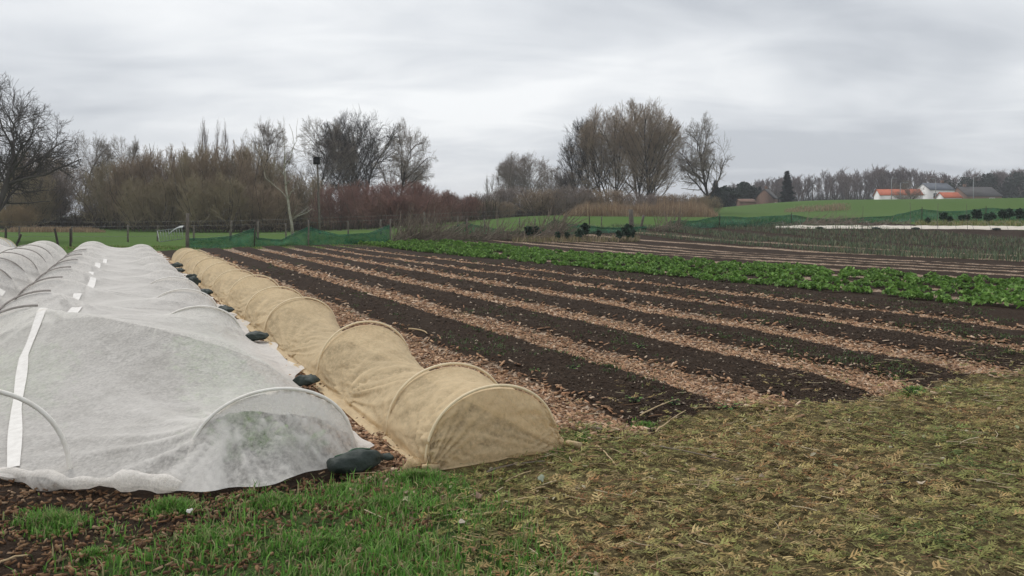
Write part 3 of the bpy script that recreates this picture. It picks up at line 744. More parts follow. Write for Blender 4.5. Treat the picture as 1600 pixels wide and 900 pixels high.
def build_crumbs(n):
    """soil crumbs on the beds"""
    inv = 1 / 4.5 - rng.random(n) * (1 / 4.5 - 1 / 22.0); u = 1 / inv; vv = 3.2 + rng.random(n) * 9.5 * np.clip(u / 8, .4, 1); v = vwarp(u, vv)
    x, y = UV(u, v); ok = vis_filter(x, y) & (path_mask(u, vv) < .35) & (litter_mask(u, vv) < .4); u, v, x, y = u[ok], v[ok], x[ok], y[ok]; n = len(u)
    C = np.stack([x, y, garden_z(u, v) + .004], -1)
    r = ((.006 + .012 * rng.random(n) ** 2) * np.clip(y / 8, 1, 2.2))[:, None, None]
    base = np.array([(1, 0, 0), (-1, 0, 0), (0, 1, 0), (0, -1, 0), (0, 0, .8), (0, 0, -.6)])[None]
    V = C[:, None] + r * base * (.6 + .8 * rng.random((n, 6, 1))) + r * .3 * (rng.random((n, 6, 3)) - .5)
    F = np.array([(0, 2, 4), (2, 1, 4), (1, 3, 4), (3, 0, 4)])
    F = ((np.arange(n) * 6)[:, None, None] + F[None]).reshape(-1, 3)
    t = np.array([.052, .037, .027]) * (.5 + 1.0 * rng.random((n, 1)))
    wh = rng.random(n) < .035; t[wh] = np.array([.36, .29, .22]) * (.5 + .7 * rng.random((wh.sum(), 1)))
    o = link('soil_crumbs', mesh('soil_crumbs', V.reshape(-1, 3), F, M['tint_soil'], False, {'tint': np.repeat(t, 6, 0)})); tag(o, 'loose dark soil crumbs and bits of straw on the bare beds', 'soil', kind='stuff')
build_crumbs(42000)

LIT = np.array([(.135, .145, .055), (.095, .125, .045), (.20, .17, .075), (.23, .165, .085), (.17, .095, .05), (.06, .085, .032), (.15, .155, .06), (.27, .215, .12), (.12, .10, .05), (.19, .185, .085)])
def build_litter(n):
    """flat feathery conifer clippings"""
    u = .8 + rng.random(n) * 5.2; vv = 1.0 + rng.random(n) * 9.5; x, y = UV(u, vv)
    lm = litter_mask(u, vv)
    ok = vis_filter(x, y, 40) & (rng.random(n) < np.maximum(lm * np.clip(2.2 * vnoise(u * 2.7, vv * 2.7, 67) + .35, 0, 1), .09 * sst(5.8, 4.8, u) * (vv > 2.8))) & ~covered(u, vv) & (rng.random(n) < np.clip((5.2 / y) ** 1.6, .25, 1))
    u, v, x, y = u[ok], vv[ok], x[ok], y[ok]; n = len(u)
    X, Y, Z = rot_mats(n, .22, rng)
    flow = R(-8); wgt = (rng.random(n) < .6)[:, None]
    fx = np.stack([np.cos(flow + rng.normal(0, .55, n)), np.sin(flow + rng.normal(0, .55, n)), rng.normal(0, .2, n)], -1)
    X = unit(np.where(wgt, fx, X)); Z = unit(Z - X * np.sum(Z * X, 1, keepdims=True)); Y = np.cross(Z, X)
    L = (.03 + .085 * rng.random(n) ** 1.7)[:, None]; wv = (.35 + .9 * rng.random(n))[:, None]
    C = np.stack([x, y, garden_z(u, v) + .004 + .035 * rng.random(n) ** 1.5], -1)
    droop = (rng.normal(0, .12, n))[:, None]
    def pt(a, b, c=0): return C + X * L * a + Y * L * b * wv + Z * L * (c - droop * a * a * 1.2)
    # axis as a thin kite, with side sprays alternately
    vs = [pt(0, -.03), pt(0, .03), pt(1.0, 0)]; fs = [(0, 1, 2)]; q = 3
    for i, (a, s) in enumerate(((.12, 1), (.24, -1), (.38, 1), (.52, -1), (.68, 1))):
        l = (.36 * (1 - a * .7) * (.45 + .9 * rng.random((n, 1)))); a = a + .10 * (rng.random((n, 1)) - .5)
        vs += [pt(a - .05, 0), pt(a + .07, 0), pt(a + l * .9, s * l, .06 * rng.random((n, 1))), pt(a + l * .35, s * l * .75, .02)]
        fs += [(q, q + 1, q + 2), (q, q + 2, q + 3)]; q += 4
    V = np.stack(vs, 1).reshape(-1, 3); F = ((np.arange(n) * q)[:, None, None] + np.array(fs)[None]).reshape(-1, 3)
    pat = vnoise(u * 1.7, v * 1.7, 91)
    ci = np.clip((rng.random(n) * .62 + pat * .5 - .06) * len(LIT), 0, len(LIT) - 1).astype(int); perm = np.array([5, 1, 0, 6, 9, 2, 8, 3, 7, 4])
    t = LIT[perm[ci]] * np.array([1.72, 1.64, 1.40]) * (.6 + .75 * rng.random((n, 1)))
    o = link('conifer_clippings', mesh('conifer_clippings', V, F, M['tint_litter'], False, {'tint': np.repeat(t, q, 0)}))
    tag(o, 'olive and rusty feathery conifer clippings strewn over the headland', 'clippings', kind='stuff')
build_litter(90000)

def blades(u, v, h, name, label, tints, bend=.5, width=.0045, zf=garden_z, xy=False, mt='tint_grass'):
    n = len(u)
    x, y = (u, v) if xy else UV(u, v)
    z = g(x, y) if xy else zf(u, v)
    a = rng.random(n) * 2 * np.pi; D = np.stack([np.cos(a), np.sin(a), 0 * a], -1); S = np.stack([-np.sin(a), np.cos(a), 0 * a], -1)
    b = (bend * (.15 + rng.random(n)))[:, None]; h = h[:, None]; wd = width * (.7 + .7 * rng.random((n, 1)))
    if np.ndim(width): wd = np.asarray(width)[:, None]
    C = np.stack([x, y, z - .004], -1); up = np.array([0, 0, 1.])
    m1 = C + up * h * .55 + D * h * b * .25; tip = C + up * h * (1 - .35 * b) + D * h * b
    V = np.stack([C - S * wd, C + S * wd, m1 + S * wd * .8, m1 - S * wd * .8, tip], 1).reshape(-1, 3)
    q = (np.arange(n) * 5)[:, None]
    F4 = q + np.array([[0, 1, 2, 3]]); F3 = q + np.array([[3, 2, 4]])
    t = tints[rng.integers(0, len(tints), n)] * (.8 + .8 * rng.random((n, 1)))
    o = link(name, mesh(name, V, [F4, F3], M[mt], False, {'tint': np.repeat(t, 5, 0)}))
    tag(o, label, 'grass', kind='stuff'); return o
GRN = np.array([(.10, .245, .04), (.145, .30, .055), (.08, .195, .03), (.19, .33, .075), (.12, .27, .045), (.25, .29, .11), (.30, .26, .14)])
def clump_samples(cl, per):
    us, vs, hs = [], [], []
    for (px, py, rx, ry, k, h) in cl:
        d = 1920 / (py - 337); m = int(k * per)
        a = rng.random(m) * 2 * np.pi; r = np.abs(rng.normal(0, .52, m)) * (.55 + .9 * vnoise(np.cos(a) * 1.7 + px, np.sin(a) * 1.7, 5))
        qx = px + rx * r * np.cos(a); qy = py + ry * r * np.sin(a); dd = 1920 / (qy - 337)
        x = (qx - 800) / 1200 * dd; u, v = to_uv(x, dd)
        us.append(u); vs.append(v); hs.append(h * (.45 + .75 * rng.random(m)) * np.clip(1 - .4 * r, .3, 1))
    return np.concatenate(us), np.concatenate(vs), np.concatenate(hs)
# lawn-like sward in the near centre
n = 70000
u = 2.3 + rng.random(n) * 2.5; v = -.6 + rng.random(n) * 2.8
keep = rng.random(n) < grass_mask(u, v) * np.clip(3.4 * (vnoise(u * 4.2, v * 4.2, 55) * .6 + vnoise(u * 1.6, v * 1.6, 56) * .4 - .38), .03, 1); keep &= ~covered(u, v) & (rng.random(n) < .22 + .78 * sst(-.1, 1.0, v + .5 * (vnoise(u * 2, v * 2, 77) - .5)))
x, y = UV(u, v); keep &= vis_filter(x, y, 30)
u, v = u[keep], v[keep]
cl = [(85, 828, 75, 22, 1.0, .085), (270, 806, 55, 16, .9, .075), (430, 795, 90, 18, 1.0, .06), (540, 775, 50, 14, .8, .06), (650, 762, 90, 14, 1.3, .075), (860, 722, 28, 7, .6, .06), (905, 695, 22, 8, .35, .05),
      (1005, 672, 26, 6, .5, .05), (1427, 619, 22, 7, .6, .07), (330, 850, 90, 30, .9, .05), (520, 860, 160, 35, 2.0, .06), (600, 800, 120, 25, 1.5, .06), (150, 880, 60, 18, .3, .05)]
uc, vc, hc = clump_samples(cl, 1700)
kc = ~covered(uc, vc)
blades(np.concatenate([u, uc[kc]]), np.concatenate([v, vc[kc]]), np.concatenate([.025 + .075 * rng.random(len(u)) ** 1.5, hc[kc]]), 'lawn_grass', 'green grass growing in tufts before the fleece covers', GRN, .7, .0035)
# weeds thinly spread over beds and paths
n = 4200
inv = 1 / 4.8 - rng.random(n) * (1 / 4.8 - 1 / 30.0); u = 1 / inv; vv = 3.0 + rng.random(n) * 10
cu = vnoise(u * .9, vv * 1.6, 44); ok = rng.random(n) < (cu - .45) * 2.6
u, vv = u[ok], vv[ok]; k = 7
u = np.repeat(u, k) + rng.normal(0, .05, len(u) * k); v = vwarp(u, np.repeat(vv, k) + rng.normal(0, .05, len(vv) * k))
blades(u, v, .02 + .03 * rng.random(len(u)), 'sprouting_weeds', 'sparse weed seedlings sprouting on the dark beds', np.array([(.06, .10, .03), (.09, .12, .045), (.05, .08, .03)]), .9, .004 + .003 * np.clip(UV(u, v)[1] / 12, 1, 3))

# leafy crop in four rows
LEAF = np.array([(.12, .25, .04), (.16, .31, .055), (.085, .19, .034), (.21, .36, .08), (.14, .28, .045)])
def leaf_mass(x, y, z, size, tints, name, label, cat, kind='stuff', up=.75, mt='tint_leaf', tilt=.65):
    n = len(x)
    Nn = unit(np.stack([rng.normal(0, tilt, n), rng.normal(0, tilt, n), np.full(n, up) + .2 * rng.random(n)], -1))
    a = rng.random(n) * 2 * np.pi; T = unit(np.cross(Nn, np.stack([np.cos(a), np.sin(a), 0 * a], -1))); B = np.cross(Nn, T)
    s = (size * (.6 + .8 * rng.random(n)))[:, None]; C = np.stack([x, y, z], -1)
    V = np.stack([C - T * s, C - T * s * .15 + B * s * .62 + Nn * s * .16, C + T * s * .45 + B * s * .48 + Nn * s * .05, C + T * s - Nn * s * .15, C + T * s * .45 - B * s * .48 + Nn * s * .05, C - T * s * .15 - B * s * .62 + Nn * s * .16], 1).reshape(-1, 3)
    q = (np.arange(n) * 6)[:, None]
    F = np.concatenate([q + np.array([[0, 3, 2, 1]]), q + np.array([[0, 5, 4, 3]])])
    t = tints[rng.integers(0, len(tints), n)] * (.75 + .9 * rng.random((n, 1)))
    o = link(name, mesh(name, V, F, M[mt], False, {'tint': np.repeat(t, 6, 0)})); tag(o, label, cat, kind=kind); return o
ROWNAMES = ['nearest row of bright green leafy crop, beside the dark beds', 'second row of bright green leafy crop from the dark beds', 'third row of bright green leafy crop from the dark beds', 'farthest row of bright green leafy crop, before the striped soil']
for i, vc in enumerate((13.5, 15.1, 16.7, 18.2)):
    pu = np.arange(7, 41, .25); pu = pu + rng.normal(0, .06, len(pu)); pv = vc + rng.choice([-.2, .2], len(pu)) * .9 + rng.normal(0, .05, len(pu))
    pu = np.concatenate([pu, pu + .12]); pv = np.concatenate([pv, 2 * vc - pv + rng.normal(0, .06, len(pv))])
    siz = (.55 + .6 * rng.random(len(pu))) * (.75 + .5 * vnoise(pu * .9, pv * 0 + vc, 7)); ok = (rng.random(len(pu)) > .10) & (vnoise(pu * 1.4, pv * 0 + vc, 19) > .17); pu, pv, siz = pu[ok], pv[ok], siz[ok]
    k = 62; n = len(pu) * k; a = rng.random(n) * 6.283; rr = rng.random(n) ** .6; sz_ = np.repeat(siz, k)
    u = np.repeat(pu, k) + .17 * sz_ * rr * np.cos(a); off = np.repeat(pv, k) + .17 * sz_ * rr * np.sin(a)
    h0 = .165 * sz_ * (1 - .55 * rr ** 2) * (.35 + .65 * rng.random(n) ** .6)
    v = vwarp(u, off); x, y = UV(u, v); z = garden_z(u, v) + h0
    k = vis_filter(x, y, 40)
    o = leaf_mass(x[k], y[k], z[k], .026 + .0009 * y[k], LEAF * np.array([.92, .86, .95]), 'leafy_crop_row', ROWNAMES[i], 'crop row', tilt=.95); o['group'] = 'leafy crop rows'
# the crop under the nearest white cover, seen dimly through it
n = 3600; u = 5.0 + rng.random(n) * 5; v = np.where(rng.random(n) < .5, .88, -.78) + rng.normal(0, .17, n); k = u > front_w(v) + .25; u, v = u[k], v[k]
zl = garden_z(u, v) + .03 + .16 * rng.random(len(u)) * vnoise(u * 3, v * 3, 2)
jc = np.clip(np.round((v - V1[0, 0]) / (V1[0, 1] - V1[0, 0])).astype(int), 0, V1.shape[1] - 1)
top = np.array([z1[np.argmin(np.abs(U1[:, j_] - u_)), j_] for u_, j_ in zip(u, jc)]); k = (top > .16) & (zl < top - .05); u, v, zl = u[k], v[k], zl[k]; x, y = UV(u, v)
leaf_mass(x, y, zl, .04, LEAF, 'covered_crop', 'green seedlings dimly seen through the nearest white cover', 'seedlings')
# leek-like upright rows further out
us, vs = [], []
for vc in (27.3, 28.2, 30.4, 31.3, 32.2, 35, 36.2, 38, 39.5, 41.2, 43):
    k = 2200; u = 8 + rng.random(k) * 36; us.append(u); vs.append(vc + rng.normal(0, .12, k))
u = np.concatenate(us); v = np.concatenate(vs); x, y = UV(u, v); k = vis_filter(x, y, 30) & (rng.random(len(u)) < .35 + .8 * vnoise(u * .8, v, 3)); u, v = u[k], v[k]
o = blades(u, v, .14 + .2 * rng.random(len(u)), 'leek_rows', 'dull blue green upright leeks in rows towards the white strip', np.array([(.10, .145, .085), (.12, .165, .09), (.08, .11, .065), (.20, .19, .115)]), .8, .012 + 0 * u); o['category'] = 'leeks'
# rough grass along the field margins
n = 9000; d = 35.5 + rng.random(n) * 3.5; px = -40 + rng.random(n) * 640; x = (px - 800) / 1200 * d
blades(x, d, .08 + .16 * rng.random(n) * vnoise(x * .8, d, 3), 'verge_grass', 'rough grass along the foot of the green net', GRN * .8 + np.array([.02, .0, .0]), .8, .014 + 0 * x, xy=True)

# straw and small leaves strewn over the clippings
def build_straw(n):
    u = .8 + rng.random(n) * 4.6; v = 1.2 + rng.random(n) * 8; x, y = UV(u, v)
    k = vis_filter(x, y, 30) & ((litter_mask(u, v) > .3) | (rng.random(n) < .25)) & ~covered(u, v); u, v, x, y = u[k], v[k], x[k], y[k]; n = len(u)
    a = rng.normal(R(-5), .8, n); L = .03 + .16 * rng.random(n) ** 2.2; z = garden_z(u, v) + .025 + .02 * rng.random(n)
    t = np.linspace(-.5, .5, 4)[None, :, None]; D = np.stack([np.cos(a), np.sin(a), rng.normal(0, .10, n)], -1)[:, None]; S = np.stack([-np.sin(a), np.cos(a), 0 * a], -1)[:, None]
    P = np.stack([x, y, z], -1)[:, None] + D * t * L[:, None, None] + S * (t * t - .1) * (L * rng.normal(0, .35, n))[:, None, None]
    V, F = tubes(P, np.repeat((.0012 + .0022 * rng.random(n))[:, None], 4, 1), 3)
    tn = np.array([(.50, .38, .22), (.38, .26, .14), (.28, .16, .09), (.58, .48, .32), (.15, .10, .06)])[rng.integers(0, 5, n)]
    o = link('loose_straw', mesh('loose_straw', V, F, M['tint_litter'], False, {'tint': np.repeat(tn, 12, 0)})); tag(o, 'loose straw and thin twigs strewn over the clippings', 'straw', kind='stuff')
build_straw(3200)
n = 520; u = .9 + rng.random(n) * 4.0; v = .8 + rng.random(n) * 8.5; x, y = UV(u, v); k = vis_filter(x, y, 20) & (litter_mask(u, v) > .3) & (rng.random(n) < .3 + .9 * vnoise(u * 1.2, v * 1.2, 31)); u, v = u[k], v[k]; x, y = UV(u, v)
leaf_mass(x, y, garden_z(u, v) + .04, .017, np.array([(.34, .26, .17), (.26, .17, .10), (.40, .36, .25), (.22, .24, .13), (.18, .11, .07)]), 'leaf_litter', 'small dry leaves scattered among the clippings', 'leaves', tilt=.3, mt='tint_litter')
# seedlings that stand out one by one
def seedling(px, py, s, label, seed):
    d = 1920 / (py - 337); x, y = at(px, d); u, v = to_uv(x, y); rg = np.random.default_rng(seed)
    z = float(garden_z(np.array([u]), np.array([v]))[0])
    r = empty('seedling', (x, y, z)); tag(r, label, 'plant', 'self sown seedlings on the beds')
    n = 16; V, F, st = [], [], MB()
    for i in range(n):
        a = i * 2.4 + rg.random(); l = s * (.5 + .7 * rg.random()); up = .25 + .7 * rg.random()
        tip = np.array([math.cos(a) * l, math.sin(a) * l, l * up]); st.tube([(0, 0, -.01), tip * .5 + (0, 0, .01), tip], [.003, .0025, .002], 4)
        T = unit(np.array([math.cos(a), math.sin(a), -.2 + .6 * rg.random()])); B = unit(np.cross((0, 0, 1), T)); Nn = np.cross(T, B)
        q = s * (.32 + .2 * rg.random()); k = len(V)
        for (p, w_, h) in ((0, 0, 0), (.3, .5, .1), (.55, .3, .08), (.75, .42, .05), (1.1, 0, -.1), (.75, -.42, .05), (.55, -.3, .08), (.3, -.5, .1)):
            V.append(tip + T * p * q + B * w_ * q + Nn * h * q)
        F += [(k, k + 1, k + 2, k + 6, ), (k, k + 6, k + 7, k + 7)][:1] + [(k + 2, k + 3, k + 4, k + 5), (k + 2, k + 5, k + 6, k + 6)][:1]
    F = np.array(F); t = LEAF[rg.integers(0, 5, n)]; 
    link('leaves', mesh('leaves', np.array(V), F, M['tint_leaf'], False, {'tint': np.repeat(t, 8, 0)}), r); st.build('stem', M['evergreen'], r)
for i, (px, py, s, lb) in enumerate(((1140, 648, .075, 'bright leafy seedling at the tip of the nearest dark bed'), (992, 646, .06, 'leafy seedling beside straw at the end of the nearest dark bed'), (1052, 646, .045, 'small seedling between two larger ones at the end of the nearest dark bed'),
        (895, 590, .05, 'seedling in the nearest dark bed above the near end of the tan tunnel'), (882, 563, .045, 'small seedling near the middle of the nearest dark bed'), (748, 560, .05, 'seedling on the nearest dark bed just right of the tan tunnel'), (836, 597, .04, 'tiny seedling closest to the tan tunnel top'),
        (1427, 625, .09, 'grassy green tuft at the end of the second dark bed'), (1000, 556, .06, 'seedling in the second dark bed beside the chip path'))):
    seedling(px, py, s, lb, i + 5)

# fallen leaves and sticks that can be told apart on the headland
def fallen_leaf(px, py, s, col, label, seed):
    rg = np.random.default_rng(seed); d = 1920 / (py - 337); x, y = at(px, d); u, v = to_uv(x, y); z = float(garden_z(np.array([u]), np.array([v]))[0])
    n = 14; a = np.linspace(0, 2 * np.pi, n, endpoint=False); rad = s * (.55 + .35 * np.abs(np.cos(a * 2.5)) + .1 * rg.random(n))
    ring = np.stack([rad * np.cos(a), rad * .8 * np.sin(a), .25 * s * np.sin(a * 2 + rg.random() * 6) + .12 * s * rg.random(n)], -1)
    V = np.vstack([[(0, 0, .12 * s)], ring, [(0, 0, .12 * s - .003)], ring - (0, 0, .003)])
    F = [(0, i + 1, (i + 1) % n + 1) for i in range(n)] + [(n + 1, n + 2 + (i + 1) % n, n + 2 + i) for i in range(n)]
    m_ = mat('leaf_%d' % seed, col, tuple(q * .7 for q in col), 60, .8)
    o = link('fallen_leaf', mesh('fallen_leaf', V, np.array(F), m_, False), None, (x, y, z + .045)); o.rotation_euler = (rg.normal(0, .25), rg.normal(0, .25), rg.random() * 6)
    tag(o, label, 'leaf', 'fallen leaves on the clippings')
for i, (px, py, s, c, lb) in enumerate(((1440, 776, .035, (.52, .43, .31), 'pale cream leaf lying on the clippings at the right'), (636, 804, .028, (.42, .42, .24), 'pale yellow green leaf at the edge of the grass'), (718, 845, .032, (.42, .37, .29), 'curled greyish leaf at the left edge of the clippings'),
        (634, 790, .022, (.34, .27, .18), 'small tan leaf in the grass edge below the tan tunnel'), (845, 777, .03, (.30, .33, .24), 'grey green leaf below the right end of the tan tunnel'), (748, 795, .03, (.30, .20, .14), 'brown leaf among straw below the tan tunnel'),
        (1190, 765, .022, (.34, .26, .18), 'tan leaf in the middle of the clippings'), (1150, 772, .026, (.36, .27, .19), 'brownish pale leaf left of the middle of the clippings'), (1393, 717, .022, (.38, .36, .26), 'light leaf on the clippings above the cream one'), (296, 820, .02, (.75, .72, .66), 'white scrap on bare soil before the white cover'), (570, 800, .022, (.33, .22, .13), 'brown leaf lying in the green grass'), (560, 880, .02, (.3, .2, .12), 'brown leaf low in the green grass'))):
    fallen_leaf(px, py, s, c, lb, i + 3)
def stick(p0, p1, r, label, seed, col='wood_pale', bow=.006):
    rg = np.random.default_rng(seed); pts = []
    for (px, py) in (p0, p1): d = 1920 / (py - 337); pts.append(np.array(at(px, d)))
    t = np.linspace(0, 1, 9); xy = pts[0][None] * (1 - t)[:, None] + pts[1][None] * t[:, None]
    nrm = np.array([-(pts[1] - pts[0])[1], (pts[1] - pts[0])[0]]); xy = xy + nrm[None] * (np.sin(t * np.pi) * rg.normal(0, .05))[:, None] + rg.normal(0, .003, (9, 2))
    u, v = to_uv(xy[:, 0], xy[:, 1]); z = garden_z(u, v).max() + .012 + bow * np.sin(t * np.pi)
    b = MB(); b.tube(np.stack([xy[:, 0], xy[:, 1], z], -1), r * (1 - .45 * t), 6)
    o = b.build('stick', M[col], None, True); tag(o, label, 'stick', 'sticks and straw on the headland')
for i, (a, b_, r, lb, c) in enumerate((((935, 712), (965, 745), .006, 'curved pale twig on the clippings right of the tan tunnel', 'wood_pale'), ((1000, 668), (1060, 640), .006, 'pale stick sticking out of the end of the nearest bed', 'wood_pale'), ((1025, 690), (1072, 655), .006, 'pale stick beside the seedlings at the bed end', 'wood_pale'),
        ((738, 823), (812, 824), .005, 'straight straw at the left edge of the clippings', 'wood_pale'), ((805, 802), (832, 798), .005, 'short straw below the tan tunnel', 'wood_pale'), ((888, 895), (904, 878), .006, 'short pale straw at the bottom edge', 'wood_pale'), ((760, 752), (850, 735), .007, 'brown stick just before the tan tunnel hem', 'stick'),
        ((790, 768), (830, 750), .005, 'straw before the tan tunnel hem', 'wood_pale'), ((1105, 760), (1140, 742), .004, 'forked pale twig in the middle of the clippings', 'wood_pale'), ((590, 890), (600, 855), .005, 'reddish twig standing in the grass at the bottom edge', 'stick'), ((1370, 770), (1420, 765), .006, 'dark twig beside the cream leaf', 'post_dark'), ((1030, 715), (1140, 740), .005, 'long thin twig across the clippings', 'stick'), ((925, 683), (950, 686), .014, 'short thick stick right of the tan tunnel end', 'stick'), ((640, 525), (668, 533), .012, 'pale root lying on the chip path beside the tan tunnel', 'wood_pale'), ((0, 893), (45, 880), .006, 'straw at the bottom left corner', 'wood_pale'))):
    stick(a, b_, r, lb, i, c)

# ------------------------------------------------------------------ bare trees
def grow(seed, H, crown, stems, levels, wig=.12, upw=.15, base_r=.2, spread=.25, tall=.5):
    """levels: list of (children per parent, length ratio, angle, steps, first child position); crown = (centre height, half width, half height).
    Returns a list per level of (P, radius)."""
    rg = np.random.default_rng(seed)
    def inside(p):
        q = (p - np.array([0, 0, crown[0]])) / np.array([crown[1], crown[1], crown[2]]); az = np.arctan2(q[..., 1], q[..., 0]); el = np.arctan2(q[..., 2], np.hypot(q[..., 0], q[..., 1]))
        lump = 1 + .09 * np.sin(3 * az + seed) * np.cos(2 * el) + .08 * np.sin(5 * az + 3.7 * el + seed * 2) + .05 * np.sin(9 * el + 4 * az + seed)
        return np.sum(q * q, -1) / lump ** 2
    a = rg.random(stems) * 6.283
    P0 = np.stack([np.cos(a) * spread * rg.random(stems), np.sin(a) * spread * rg.random(stems), np.full(stems, -.1)], -1)
    lean = (.05 if stems == 1 else .35)
    D = unit(np.stack([np.cos(a) * lean * rg.random(stems), np.sin(a) * lean * rg.random(stems), np.ones(stems)], -1))
    L = np.full(stems, H * tall) * (.8 + .3 * rg.random(stems)); Rr = np.full(stems, base_r) * (.7 + .4 * rg.random(stems))
    out = []; K = 9; tp = .45
    for li in range(len(levels) + 1):
        n_ = len(P0); pts = [P0]; d = D.copy(); dirs = [d]
        for k in range(K - 1):
            d = unit(d + rg.normal(0, wig, (n_, 3)) + np.array([0, 0, upw * (1 if li else .3)]) / K)
            pts.append(pts[-1] + d * (L / (K - 1))[:, None]); dirs.append(d)
        P = np.stack(pts, 1); Dr = np.stack(dirs, 1)
        t = np.linspace(0, 1, K)[None]
        rad = Rr[:, None] * (1 - (1 - tp) * t)
        out.append((P, rad))
        if li == len(levels): break
        ch, ratio, ang, K2, t0 = levels[li]
        n2_ = n_ * ch
        par = np.repeat(np.arange(n_), ch)
        tt = t0 + (1 - t0) * ((np.tile(np.arange(ch), n_) + rg.random(n2_)) / ch)
        tt = np.clip(tt, 0, .999); f = tt * (K - 1); i0 = f.astype(int); fr = (f - i0)[:, None]
        i1 = np.minimum(i0 + 1, K - 1)
        S = P[par, i0] * (1 - fr) + P[par, i1] * fr; pd = Dr[par, i0]
        ax_ = unit(np.cross(pd, rg.normal(0, 1, (n2_, 3)))); an = np.radians(ang) * (.6 + .8 * rg.random(n2_))[:, None] * (1.15 - .5 * tt[:, None])
        nd = unit(pd * np.cos(an) + ax_ * np.sin(an) + np.array([0, 0, upw * .5]))
        ln = L[par] * ratio * (.65 + .6 * rg.random(n2_)) * (1.1 - .45 * tt)
        e_ = inside(S + nd * ln[:, None]); s_ = inside(S)
        ln = np.where(e_ > 1, ln * np.clip((.92 + .18 * rg.random(n2_) - np.sqrt(s_)) / (np.sqrt(e_) - np.sqrt(s_) + 1e-6), .12, 1), ln)
        ok = (s_ < 1.1) & (ln > .12)
        pr = Rr[par] * (1 - (1 - tp) * tt)
        P0, D, L = S[ok], nd[ok], ln[ok]; Rr = np.minimum(pr * .62, 10)[ok]; K = K2; tp = .4
    return out
def tree_meshes(seed, H, crown, stems, levels, trunk_levels=2, twig_min=.010, **kw):
    g_ = grow(seed, H, crown, stems, levels, **kw)
    a = [tubes(P, np.maximum(rd, twig_min * 1.2), 7 if i == 0 else 5) for i, (P, rd) in enumerate(g_[:trunk_levels])]
    b = [tubes(P, np.maximum(rd, twig_min), 3) for P, rd in g_[trunk_levels:]]
    return join_vf(a), join_vf(b)
TEMPL = {}
def template(key, trunk_m, twig_m, *a, **kw):
    (V, F), (V2, F2) = tree_meshes(*a, **kw)
    TEMPL[key] = (mesh('trunk', V, F, M[trunk_m], True), mesh('crown', V2, F2, M[twig_m]))
    return len(F[0]) * 2 + len(F2[0]) * 2
# templates are 10 m high and scaled
template('oak', 'bark_dark', 'twig_grey', 3, 10, (5.8, 5.0, 4.5), 1, [(13, .85, 58, 7, .14), (8, .6, 50, 6, .15), (8, .55, 50, 4, .15), (10, .6, 48, 3, .1)], wig=.16, upw=.06, base_r=.24, tall=.66, twig_min=.007)
template('round', 'bark_dark', 'twig_grey', 7, 10, (5.3, 4.6, 4.9), 1, [(18, .8, 48, 7, .10), (9, .55, 45, 5, .15), (8, .55, 46, 4, .15), (8, .6, 44, 3, .1)], wig=.10, upw=.14, base_r=.15, tall=.84, twig_min=.007)
template('willow', 'bark_dark', 'twig_brown', 9, 10, (5.0, 5.0, 5.2), 5, [(11, .75, 44, 7, .08), (8, .55, 44, 5, .12), (7, .55, 46, 4, .12), (5, .7, 44, 3, .1)], wig=.09, upw=.16, base_r=.11, tall=.84, spread=1.0, twig_min=.0075)
template('poplar', 'bark_dark', 'twig_brown', 12, 10, (5.1, 3.6, 5.1), 2, [(22, .50, 40, 6, .08), (9, .55, 42, 4, .12), (9, .55, 44, 3, .12)], wig=.07, upw=.3, base_r=.11, tall=.95, spread=.5, twig_min=.0085)
template('slender', 'bark_brown', 'twig_ash', 14, 10, (5.6, 2.2, 4.8), 2, [(34, .28, 32, 5, .15), (9, .6, 30, 3, .1)], wig=.04, upw=.5, base_r=.05, tall=.95, spread=.3, twig_min=.010)
def shrub_template(key, seed, H, Wd, stems, twig, levels, tw=.010):
    template(key, 'bark_brown', twig, seed, H, (H * .42, Wd, H * .6), stems, levels, wig=.08, upw=.12, base_r=.035, tall=.85, spread=Wd * .75, twig_min=tw, trunk_levels=1)
SHL = [(9, .55, 34, 5, .05), (7, .5, 38, 4, .1), (6, .5, 40, 3, .1)]
shrub_template('thicket', 21, 6, 3.6, 26, 'twig_olive', SHL, .010)
shrub_template('thicket_b', 22, 6, 3.4, 25, 'twig_brown', SHL, .010)
shrub_template('redbush', 23, 6, 3.8, 26, 'twig_red', SHL, .010)
shrub_template('ashbush', 24, 6, 3.8, 22, 'twig_ash', SHL, .010)
def plant_tree(name, key, px, top, d, wpx, label, cat='tree', group=None, rz=None, tint=None):
    x, y = at(px, d); gz_ = gz(x, y); H = hz(top, d) - gz_
    bw = {'oak': 9.0, 'round': 8.4, 'willow': 9.2, 'poplar': 6.4, 'slender': 4.0, 'thicket': 7.2, 'thicket_b': 6.8, 'redbush': 7.6, 'ashbush': 7.6}[key]
    bh = 6.0 if 'bush' in key or 'thicket' in key else 10.2
    sz = H / bh; sx = wpx / 1200 * d / bw
    r = empty(name, (x, y, gz_), random.random() * 6.28 if rz is None else rz); r.scale = (sx, sx, sz)
    tag(r, label, cat, group)
    a, b = TEMPL[key]; link('trunk', a, r); link('crown', b, r)
    if tint:
        for c in r.children: c.material_slots[0].link = 'OBJECT'; c.material_slots[0].material = M[tint]
    return r
plant_tree('oak_tree', 'oak', -12, 100, 46, 240, 'big dark gnarled bare tree cut by the left edge', 'tree', None, 2.0, 'twig_dark')
plant_tree('bare_tree', 'round', 132, 208, 96, 95, 'rounded bare tree beside the gnarled one at the far left', 'tree', 'bare trees on the left')
plant_tree('bare_tree', 'round', 197, 213, 104, 80, 'smaller rounded bare tree, second from the gnarled tree', 'tree', 'bare trees on the left')
plant_tree('bare_tree', 'willow', 70, 232, 90, 120, 'low dark bare tree behind the branches of the gnarled tree', 'tree', 'bare trees on the left')
